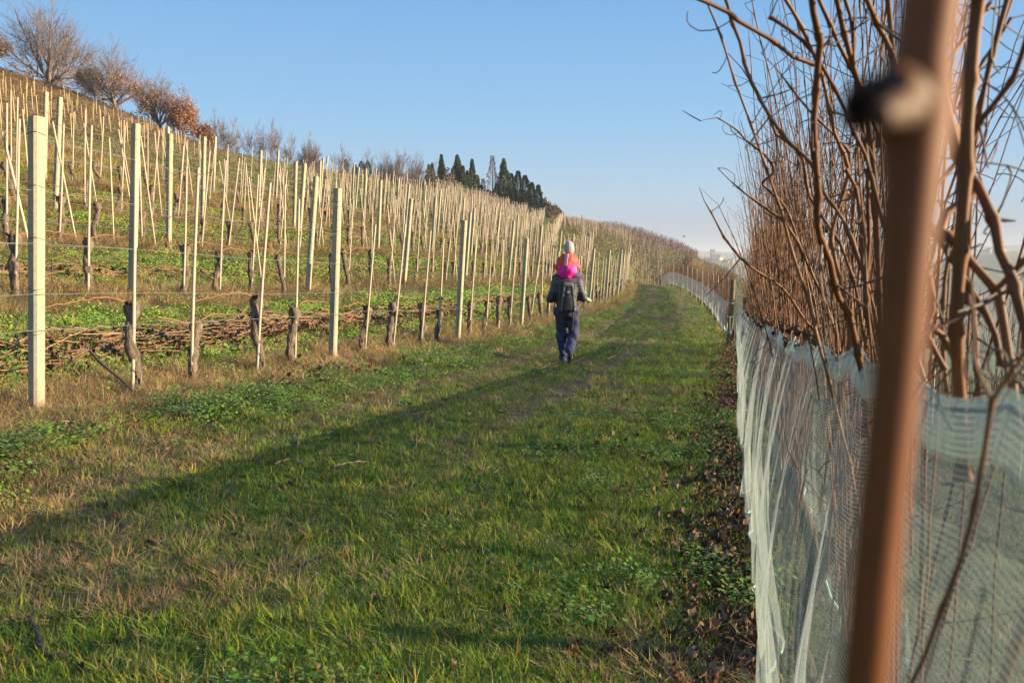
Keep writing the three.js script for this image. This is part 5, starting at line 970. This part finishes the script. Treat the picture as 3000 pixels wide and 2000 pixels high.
  nets((p) => Math.max(legs(p, .028) + .009 * noise(p[0] * 9 + 3, p[1] * 14 + p[2] * 9) + .006 * Math.sin(p[1] * 34 + p[0] * 30 + 2 * noise(p[0] * 7, p[1] * 4)), p[1] - 1.0, .07 - p[1]), [-.24, .05, -.3], [.26, 1.02, .34], .013, (p) => { const q = .85 + .3 * noise(p[0] * 8, p[1] * 6); return [q, q, q]; }).build('trousers', cloth(.050, .058, .125), man);
  const shoe = (name, heel, toe, up) => { const f = (p) => { const m = [lerp(heel[0], toe[0], .5), lerp(heel[1], toe[1], .5), lerp(heel[2], toe[2], .5)]; let d = smin(cap(p, heel, m, .042, .040), cap(p, m, toe, .044, .036), .03); d = smin(d, cap(p, heel, [heel[0] + up[0] * .07, heel[1] + up[1] * .07, heel[2] + up[2] * .07], .042, .045), .02); const s = (p[0] - m[0]) * up[0] + (p[1] - m[1]) * up[1] + (p[2] - m[2]) * up[2]; return Math.max(d, -s - .034); }, sole = (p) => { const m = [lerp(heel[0], toe[0], .5), lerp(heel[1], toe[1], .5), lerp(heel[2], toe[2], .5)], s = (p[0] - m[0]) * up[0] + (p[1] - m[1]) * up[1] + (p[2] - m[2]) * up[2]; return Math.max(Math.min(cap(p, heel, m, .046, .043), cap(p, m, toe, .047, .041)), Math.abs(s + .034) - .011); }, lo = heel.map((x, k) => Math.min(x, toe[k]) - .1), hi = heel.map((x, k) => Math.max(x, toe[k]) + .13); const s = nets(f, lo, hi, .010).build(name, cloth(.12, .17, .21, .6), man); nets(sole, lo, hi, .009).build('sole', cloth(.07, .055, .045, .9), s); };
  shoe('shoe', [-.03, .055, -.13], [-.04, .045, -.31], [0, 1, 0]); shoe('shoe', [.035, .235, .235], [.04, .052, .170], [0, .35, -.937]);
  // ---- backpack
  const bp = thing('backpack', 'black and grey backpack worn by the walking man', 'backpack', foot); bp.rotation.y = turn;
  const pk = (p, g = 0) => { let d = ell(p, [.0, 1.19, .19], [.128 + g, .25 + g, .10 + g]); const q = [Math.abs(p[0]) - .095, Math.abs(p[1] - 1.16) - .2, Math.abs(p[2] - .175) - .06]; const b = Math.hypot(...q.map((x) => Math.max(x, 0))) + Math.min(Math.max(...q), 0) - .045 - g; return smin(d, b, .05); };
  nets((p) => pk(p) + .005 * noise(p[0] * 20, p[1] * 20), [-.22, .86, .06], [.22, 1.5, .34], .011).build('pack', cloth(.022, .021, .024, .6), bp);
  nets((p) => Math.max(pk(p, .006), Math.abs(Math.abs(p[0] - .0) - .092 + (p[1] - 1.15) * .10) - .017, .93 - p[1], p[1] - 1.41), [-.22, .86, .06], [.22, 1.5, .35], .010).build('side_panel', cloth(.14, .143, .15, .6), bp);
  nets((p) => Math.max(pk(p, .012), Math.abs(p[0]) - .075, Math.abs(p[1] - 1.38) - .035), [-.22, 1.2, .06], [.22, 1.5, .36], .010).build('lid', cloth(.12, .12, .12, .6), bp);
  nets((p) => Math.max(pk(p, .016), Math.abs(p[0]) - .062, Math.abs(p[1] - 1.06) - .12), [-.22, .86, .06], [.22, 1.3, .36], .010).build('pocket', cloth(.035, .034, .036, .6), bp);
  { const g = new G(); g.tube([V(-.022, 1.262, .303), V(-.004, 1.254, .306), V(.022, 1.266, .303)], [.006, .009, .005], 6, [1, 1, 1]); g.tube([V(-.024, 1.238, .306), V(.024, 1.242, .306)], .0045, 5, [1, 1, 1]); g.build('emblem', mat(.62, .62, .62, .6), bp); }
  for (const s of [-1, 1]) { const g = new G(); g.tube([V(s * .09, 1.40, .10), V(s * .115, 1.475, .03), V(s * .12, 1.455, -.07), V(s * .13, 1.30, -.13), V(s * .16, 1.06, -.05), V(s * .12, 1.0, .11)], .022, 8, [1, 1, 1]); g.build('strap', mat(.025, .024, .026, .8), bp); }
  { const g = new G(); g.tube([V(.07, .97, .22), V(.085, .85, .19), V(.09, .70, .17), V(.075, .60, .165)], [.012, .014, .013, .012], 6, [1, 1, 1]); g.build('hanging_strap', mat(.05, .045, .07, .8), bp); const r = new G(); r.tube([V(.105, 1.06, .255), V(.12, 1.0, .26)], [.022, .026], 8, [1, 1, 1]); r.build('tag', mat(.16, .07, .045, .8), bp); }
  // ---- the child
  const ch = thing('person', 'child in coral and magenta coat with a grey hat riding on the man', 'person', foot); ch.rotation.y = turn;
  const K = { hd: [.035, 1.955, -.05], sL: [-.115, 1.80, 0], sR: [.125, 1.80, 0], eL: [-.15, 1.66, -.08], eR: [.175, 1.665, -.07], hL: [-.06, 1.68, -.2], hR: [.09, 1.70, -.2], pL: [-.07, 1.55, .02], pR: [.10, 1.55, .02], kL: [-.185, 1.47, -.14], kR: [.228, 1.475, -.05], aL: [-.17, 1.17, -.2], aR: [.292, 1.21, -.07] };
  const cB = (p, e) => { let d = cap(p, [0, 1.56, .02], [.005, 1.78, 0], .10 + e, .085 + e); return smin(d, cap(p, [K.sL[0] * .8, K.sL[1] - .03, 0], [K.sR[0] * .8, K.sR[1] - .03, 0], .04 + e, .04 + e), .05); };
  const cLegs = (p, e) => { let d = cap(p, K.pL, K.pR, .07 + e, .07 + e); for (const [a, k, q] of [['pL', 'kL', 'aL'], ['pR', 'kR', 'aR']]) { d = smin(d, cap(p, K[a], K[k], .062 + e, .048 + e), .03); d = smin(d, cap(p, K[k], K[q], .046 + e, .034 + e), .02); } return d; };
  const cBody = (p) => { let d = smin(cB(p, 0), cLegs(p, 0), .04); for (const s of 'LR') { d = smin(d, cap(p, K['s' + s], K['e' + s], .035, .03), .02); d = smin(d, cap(p, K['e' + s], K['h' + s], .03, .022), .02); } d = smin(d, cap(p, [.01, 1.8, -.01], K.hd, .042, .042), .02); return smin(d, face(p, K.hd, .92), .015); };
  join(nets(cBody, [-.28, 1.1, -.3], [.34, 2.08, .18], .014), hand(K.hR, [-.4, .3, -.86], [.5, .8, .2], [-.7, .5, -.5], .62), hand(K.hL, [.4, .3, -.86], [-.5, .8, .2], [.7, .5, -.5], .62)).build('body', skin, ch);
  const puff = (p) => .012 * noise(p[0] * 16 + 5, p[1] * 13 + p[2] * 12);
  nets((p) => { let d = smin(ell(p, [0, 1.61, .035], [.164, .165, .145]), cap(p, [-.05, 1.72, .02], [.06, 1.72, .02], .10, .10), .06); return Math.max(d + puff(p), 1.475 - p[1] + .2 * Math.max(0, -p[2] - .03), p[1] - 1.695 - .06 * p[0]); }, [-.24, 1.42, -.18], [.24, 1.74, .24], .011).build('coat_skirt', cloth(.80, .012, .30, .65), ch);
  const upper = nets((p) => { let d = smin(cB(p, .035), ell(p, [.005, 1.735, .01], [.155, .15, .13]), .04); for (const s of 'LR') { d = smin(d, cap(p, K['s' + s].map((x, k) => k === 0 ? x * .8 : k === 1 ? x - .03 : x), K['e' + s], .06, .052), .03); d = smin(d, cap(p, K['e' + s], K['h' + s], .05, .04), .03); } return Math.max(d + puff(p), 1.66 - p[1] - .05 * p[0] - (Math.abs(p[0]) > .13 || p[2] < -.1 ? .12 : 0), p[1] - 1.885); }, [-.26, 1.5, -.27], [.28, 1.92, .2], .011).build('coat_top', cloth(.66, .065, .045, .65), ch);
  nets((p) => { const d = smin(cB(p, .052), ell(p, [.005, 1.76, .01], [.158, .14, .135]), .04); return Math.max(d + puff(p), Math.abs(p[0] + .03 - (p[1] - 1.76) * .16) - .026, 1.69 - p[1], p[1] - 1.885, .02 - p[2]); }, [-.15, 1.65, -.05], [.12, 1.92, .2], .009).build('stripe', cloth(.62, .42, .50, .7), upper);
  { const g = new G(); g.tube([V(.125, 1.66, .11), V(.14, 1.62, .10), V(.14, 1.585, .105)], [.014, .018, .012], 6, [1, 1, 1]); g.build('zip_flap', mat(.66, .42, .40, .7), upper); }
  nets((p) => Math.max(smin(ell(p, [K.hd[0], K.hd[1] + .02, K.hd[2] + .01], [.088, .115, .104]), ell(p, [K.hd[0], K.hd[1] + .09, K.hd[2] + .02], [.055, .05, .06]), .03) + .003 * Math.sin(Math.atan2(p[0] - K.hd[0], p[2] - K.hd[2]) * 26), K.hd[1] - .055 - p[1] + (p[2] < K.hd[2] - .06 ? .06 : 0)), [-.1, 1.84, -.2], [.18, 2.14, .1], .009).build('knitted_hat', cloth(.44, .37, .36, .95), ch);
  nets((p) => Math.max(cLegs(p, .014) + .003 * noise(p[0] * 30, p[1] * 25), 1.215 - p[1]), [-.28, 1.16, -.3], [.34, 1.66, .16], .012).build('leggings', cloth(.055, .045, .10), ch);
  for (const [a, toe] of [[K.aL, [-.14, 1.09, -.31]], [K.aR, [.40, 1.085, -.10]]]) { const h = [a[0], a[1] - .07, a[2] + .02]; nets((p) => smin(cap(p, [a[0], a[1] + .03, a[2]], h, .047, .044), cap(p, h, toe, .044, .036), .025), h.map((x, k) => Math.min(x, toe[k], a[k]) - .09), h.map((x, k) => Math.max(x, toe[k], a[k] + .05) + .08), .010).build('boot', cloth(.20, .34, .14, .5), ch); }
}

renderer.render(scene, camera);
